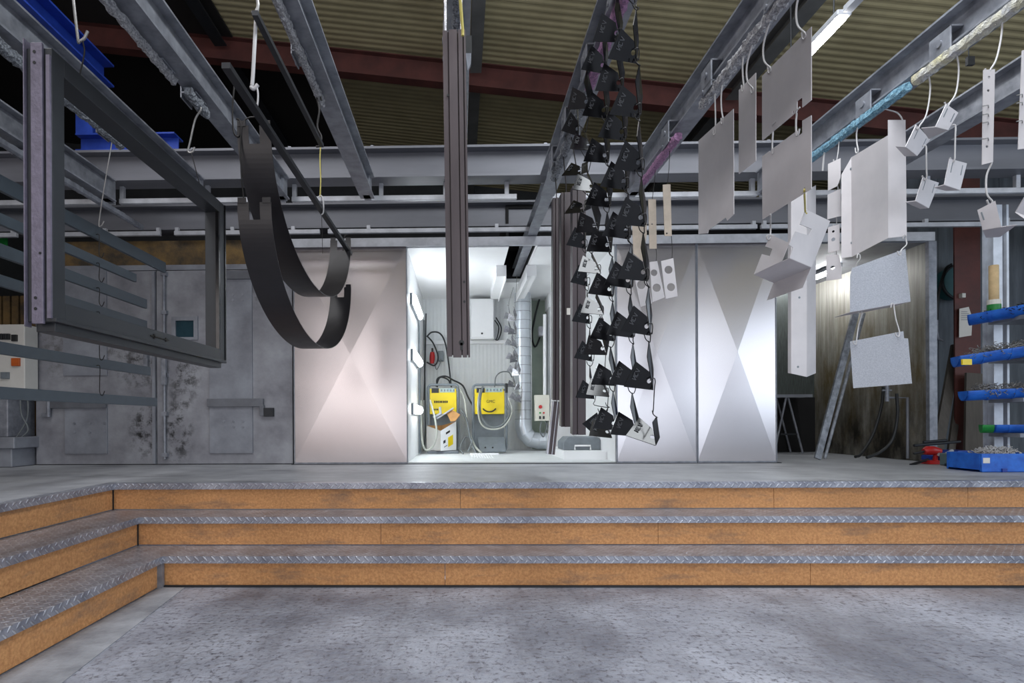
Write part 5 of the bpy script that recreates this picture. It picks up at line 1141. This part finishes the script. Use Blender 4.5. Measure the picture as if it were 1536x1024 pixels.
# small L brackets
LB = [((1374, 187), (1395, 209), (1375.6, 233.6), (1358, 220), (1343, 219), (1357, 234), 3.286, 'upper left of the four small L brackets hanging together'),
      ((1419, 156), (1437, 169), (1422, 195), (1403, 190), (1382, 192), (1393, 208), 3.1, 'upper right of the four small L brackets, tilted'),
      ((1384, 266), (1408, 274), (1393, 312), (1373, 301), (1358, 303), (1380, 313), 3.286, 'lower left of the four small L brackets'),
      ((1424, 238), (1450, 245), (1440, 285), (1416, 277), (1401, 281), (1419, 286), 3.1, 'lower right of the four small L brackets')]
def lbracket(A, D, lb, slots=True):
    z0 = at(*A[3], D).z; dz = lambda p: D*(z0-EYE)/(at(*p, D).z-EYE)
    f = face3(A[:4], ((*A[0], D), (*A[3], D), (*A[2], dz(A[2]))))
    t = thing('angle_bracket', lb, 'bracket', tuple(f[2]), 'small pale angle brackets'); nn = (f[1]-f[0]).cross(f[2]-f[0]).normalized()
    m = MB(); m.sheet(f, .003); bk = part('upright', m, M['panel'], t)
    g = [f[3], f[2], at(*A[5], dz(A[5])), at(*A[4], dz(A[4]))]; m = MB(); m.sheet(g, .003); part('foot', m, M['panel'], t)
    m = MB(); u = (f[1]-f[0]); w = (f[3]-f[0])
    for s in (.2, .78):
        c0 = f[0]+u*s+w*.12; c1 = f[0]+u*s+w*.5; off = nn*(.002 if nn.y < 0 else -.002); m.bar(c0+off, c1+off, .006, .0012, nn)
    part('slot', m, M['plastic'], bk)
for A0 in LB: lbracket(A0[:6], A0[6], A0[7])
lbracket(((1466, 315), (1493, 301.5), (1501, 339), (1475, 356), (1478, 356.5), (1500, 356)), 2.85, 'larger angle bracket hanging below the perforated strip, wide foot', False) if False else None
f = face3([(1466, 315), (1493, 301), (1502, 340), (1474, 345)], ((1466, 315, 2.9), (1502, 340, 2.85), (1474, 345, 2.9)))
t = thing('angle_bracket', 'larger pale angle bracket hanging alone below the drilled strip', 'bracket', tuple(f[3]), 'pale angle brackets at right')
m = MB(); m.sheet(f, .003); part('upright', m, M['panel'], t)
z0 = f[3].z; hz = lambda x, y: at(x, y, 3*(z0-EYE)/(at(x, y, 3).z-EYE)); m = MB(); m.sheet([f[3], hz(1502, 340), hz(1525, 337), hz(1500, 355), hz(1479, 356)], .003); part('foot', m, M['panel'], t)
m = MB()
for p, q in (((1472, 318), (1476, 330)), ((1489, 308), (1494, 322))): m.bar(at(*p, 2.878), at(*q, 2.878), .006, .002, (0, 1, 0))
part('slot', m, M['plastic'], t)
f = face3([(1536, 296), (1560, 285), (1560, 330), (1523, 318)], ((1536, 296, 2.7), (1560, 285, 2.7), (1523, 318, 2.75)))
m = MB(); m.sheet(f, .003); m.sheet([f[3], f[2], at(1565, 345, 2.6), at(1536, 327, 2.62)], .003); solo('angle_bracket', m, M['panel'], 'pale angle bracket cut off by the right picture edge', 'bracket', 'pale angle brackets at right')
def bwire(p, q, D, lb, z0=None, bow=.03, X0=2.53):
    b = at(*q, D); a = V((X0, D, 2.92)) if z0 is None else at(*z0, D)
    wire([a+V((-.012,0,.01)), a+V((.004,0,.004)), a+(b-a)*.3+V((bow,0,0)), a+(b-a)*.75+V((bow,0,0)), b+V((.004,0,.01)), b+V((0,.006,-.006)), b+V((-.012,.004,.004)), b+V((-.02,0,.016))], .004, 'hookw', lb, G)
bwire(None, (1378, 192), 3.29, 'curved wire above the upper left small L bracket'); bwire(None, (1423, 158), 3.11, 'curved wire above the upper right small L bracket')
bwire(None, (1389, 268), 3.29, 'wire between the two left small L brackets', (1388, 221), .004); bwire(None, (1431, 241), 3.11, 'wire between the two right small L brackets', (1432, 190), .004)
# drilled strips
for pts, D, lb, hs in (([(1475, 105), (1492, 104), (1489, 243), (1473, 247)], 2.85, 'long drilled pale strip with three small pins hanging at the right', [(1483, 116), (1482, 136), (1480, 220)]), ([(1533, 76), (1552, 72), (1550, 222), (1527, 224)], 2.68, 'long pale strip cut off by the right picture edge', [])):
    f = face3(pts, ((*pts[0], D), (*pts[1], D), (*pts[3], D))); t = thing('drilled_strip', lb, 'strip', tuple(f[3]), 'drilled pale strips')
    nn = (f[1]-f[0]).cross(f[2]-f[0]).normalized(); m = MB(); m.sheet(f, .004, [(onp(x, y, f[0], nn), .006) for x, y in hs]); part('strip', m, M['panel'], t)
    m = MB()
    for y in ((161, 174, 186, 210) if hs else (145, 157, 184)):
        p = at(pts[0][0]+8 if hs else 1534, y, D-.002); m.tube([p, p+V((-.02, -.02, .0)), p+V((-.045, -.02, -.004))], .0025, 5)
    part('pin', m, M['hooks'], t)
bwire(None, (1484, 108), 2.85, 'wire with knot from the yellow stained bar to the drilled strip', bow=.02); bwire(None, (1487, 305), 2.88, 'curved wire between the drilled strip and the larger angle bracket', (1486, 246), -.02)
wire([V((2.53, 2.7, 2.92)), V((2.55, 2.7, 2.75)), at(1540, 80, 2.68)], .004, 'hookw', 'wire above the strip at the right picture edge', G)
m = MB(); p = at(1453, 92, 3.6); m.box(p.x-.02, p.x+.02, 3.58, 3.6, p.z-.03, p.z+.02); m.tube([p+Z*.0, V((p.x, 3.6, 2.99)) if p.z < 2.99 else p+Z*.1], .003, 5); solo('metal_tag', m, M['darksteel'], 'small dark metal tag hanging in the gap by the rightmost rail', 'tag')

# ================================================================ BEIGE BOARDS
def fpanel(name, pts, D, mt, lb, grp, holes=(), cat='board', tilt=0):
    f = [at(x, y, D) for x, y in pts]; m = MB(); m.sheet(f, .006, [(at(x, y, D), r) for x, y, r in holes]); return solo(name, m, M[mt], lb, cat, grp)
G2 = 'beige boards and drilled plates'
fpanel('beige_strip', [(972.3, 299), (983.8, 299), (985, 373), (974, 373)], 4.45, 'beige', 'left, lower one of two narrow beige strips beside the black plates', G2, [(978, 336, .006)])
fpanel('beige_strip', [(994, 277), (1005.5, 276.5), (1007.5, 354), (996.8, 354)], 4.15, 'beige', 'right, higher one of two narrow beige strips', G2, [(1000, 350, .006)])
fpanel('beige_board', [(948, 334), (970, 334), (970, 352), (964, 392), (950, 380)], 4.7, 'beige', 'broad beige board half hidden behind the black plates', G2)
fpanel('holed_plate', [(991.6, 391.5), (1009.8, 387), (1016.3, 444), (998.6, 448)], 4.15, 'panel', 'right, palest of three plates with two large round holes', G2, [(1002.7, 404.5, .028), (1006.4, 430.5, .028)])
fpanel('holed_plate', [(974.5, 393), (985.7, 391.5), (996.8, 446), (978.6, 453)], 4.45, 'panel', 'middle one of three plates with two large round holes', G2, [(981, 409, .025), (985, 431.4, .031)])
fpanel('holed_plate', [(951, 412), (970, 412), (978, 455), (961, 460)], 4.7, 'panel', 'left one of three plates with round holes, partly behind the black plates', G2, [(962, 427, .034)])
for x0, y0, x1, y1, D, lb in ((978, 240, 978, 301, 4.45, 'thin dark wire above the left beige strip'), (1006, 222, 1001, 279, 4.15, 'thin dark wire above the right beige strip'), (984, 371, 984, 394, 4.45, 'thin dark wire between the left beige strip and the middle holed plate'), (1007, 352, 1008, 390, 4.15, 'thin dark wire between the right beige strip and the right holed plate'),
                              (960, 280, 960, 338, 4.7, 'thin dark wire above the broad beige board'), (961, 384, 961, 415, 4.7, 'thin dark wire between the broad beige board and the left holed plate')):
    a, b = at(x0, y0, D), at(x1, y1, D)
    if y0 < 300: a = V((1.45, D, 2.92))
    m = MB(); m.tube([a, a+(b-a)*.5+V((.004,0,0)), b], .0022, 5); solo('hanger_wire', m, M['hook'], lb, 'wire')

# ================================================================ LIGHT, WORLD, CAMERA
def area(name, loc, rot, sx, sy, e, col):
    l = bpy.data.lights.new(name, 'AREA'); l.shape = 'RECTANGLE'; l.size = sx; l.size_y = sy; l.energy = e; l.color = col
    o = bpy.data.objects.new(name, l); COL.objects.link(o); o.location = loc; o.rotation_euler = rot; return o
# daylight in the two loading doors behind the viewer and in the side window
area('door_daylight_left', (-3.45, YF+.02, 2.2), (PI/2, 0, 0), 5.8, 4.1, LL, (1, .88, .8))
area('door_daylight_right', (4.15, YF+.02, 2.2), (PI/2, 0, 0), 6.8, 4.1, LR, (.86, .93, 1))
area('overhead_fill_left', (-2.6, 1.3, roofz(-2.6)-.12), (0, 0, 0), 1.3, 5.6, LS*.75, (.97, .97, 1))  # added overhead fill light; the roof has no opening here
area('overhead_fill_right', (1.5, 1.3, roofz(1.5)-.12), (0, 0, 0), 1.3, 5.6, LS, (.9, .95, 1))  # second added fill under the closed roof, on the right
area('window_daylight', (XR-.02, -.9, 2.3), (PI/2, 0, PI/2), 10, 2.5, LW, (.8, .9, 1))
w = bpy.data.worlds.new('sky'); SC.world = w; w.use_nodes = True
w.node_tree.nodes['Background'].inputs['Color'].default_value = (.62, .74, 1, 1); w.node_tree.nodes['Background'].inputs['Strength'].default_value = .6
cd = bpy.data.cameras.new('camera'); cam = bpy.data.objects.new('camera', cd); COL.objects.link(cam)
cd.sensor_fit = 'HORIZONTAL'; cd.sensor_width = 36; cd.lens = F/1536*36; cd.shift_x = (768-PPX)/1536; cd.shift_y = (PPY-512)/1536
cd.clip_start = .05; cd.clip_end = 60
cam.matrix_world = Matrix.Translation(CAM) @ ROT.to_4x4(); SC.camera = cam
SC.view_settings.view_transform = 'Standard'; SC.view_settings.look = 'None'; SC.view_settings.exposure = EXPO; SC.view_settings.gamma = 1; SC.view_settings.use_curve_mapping = False
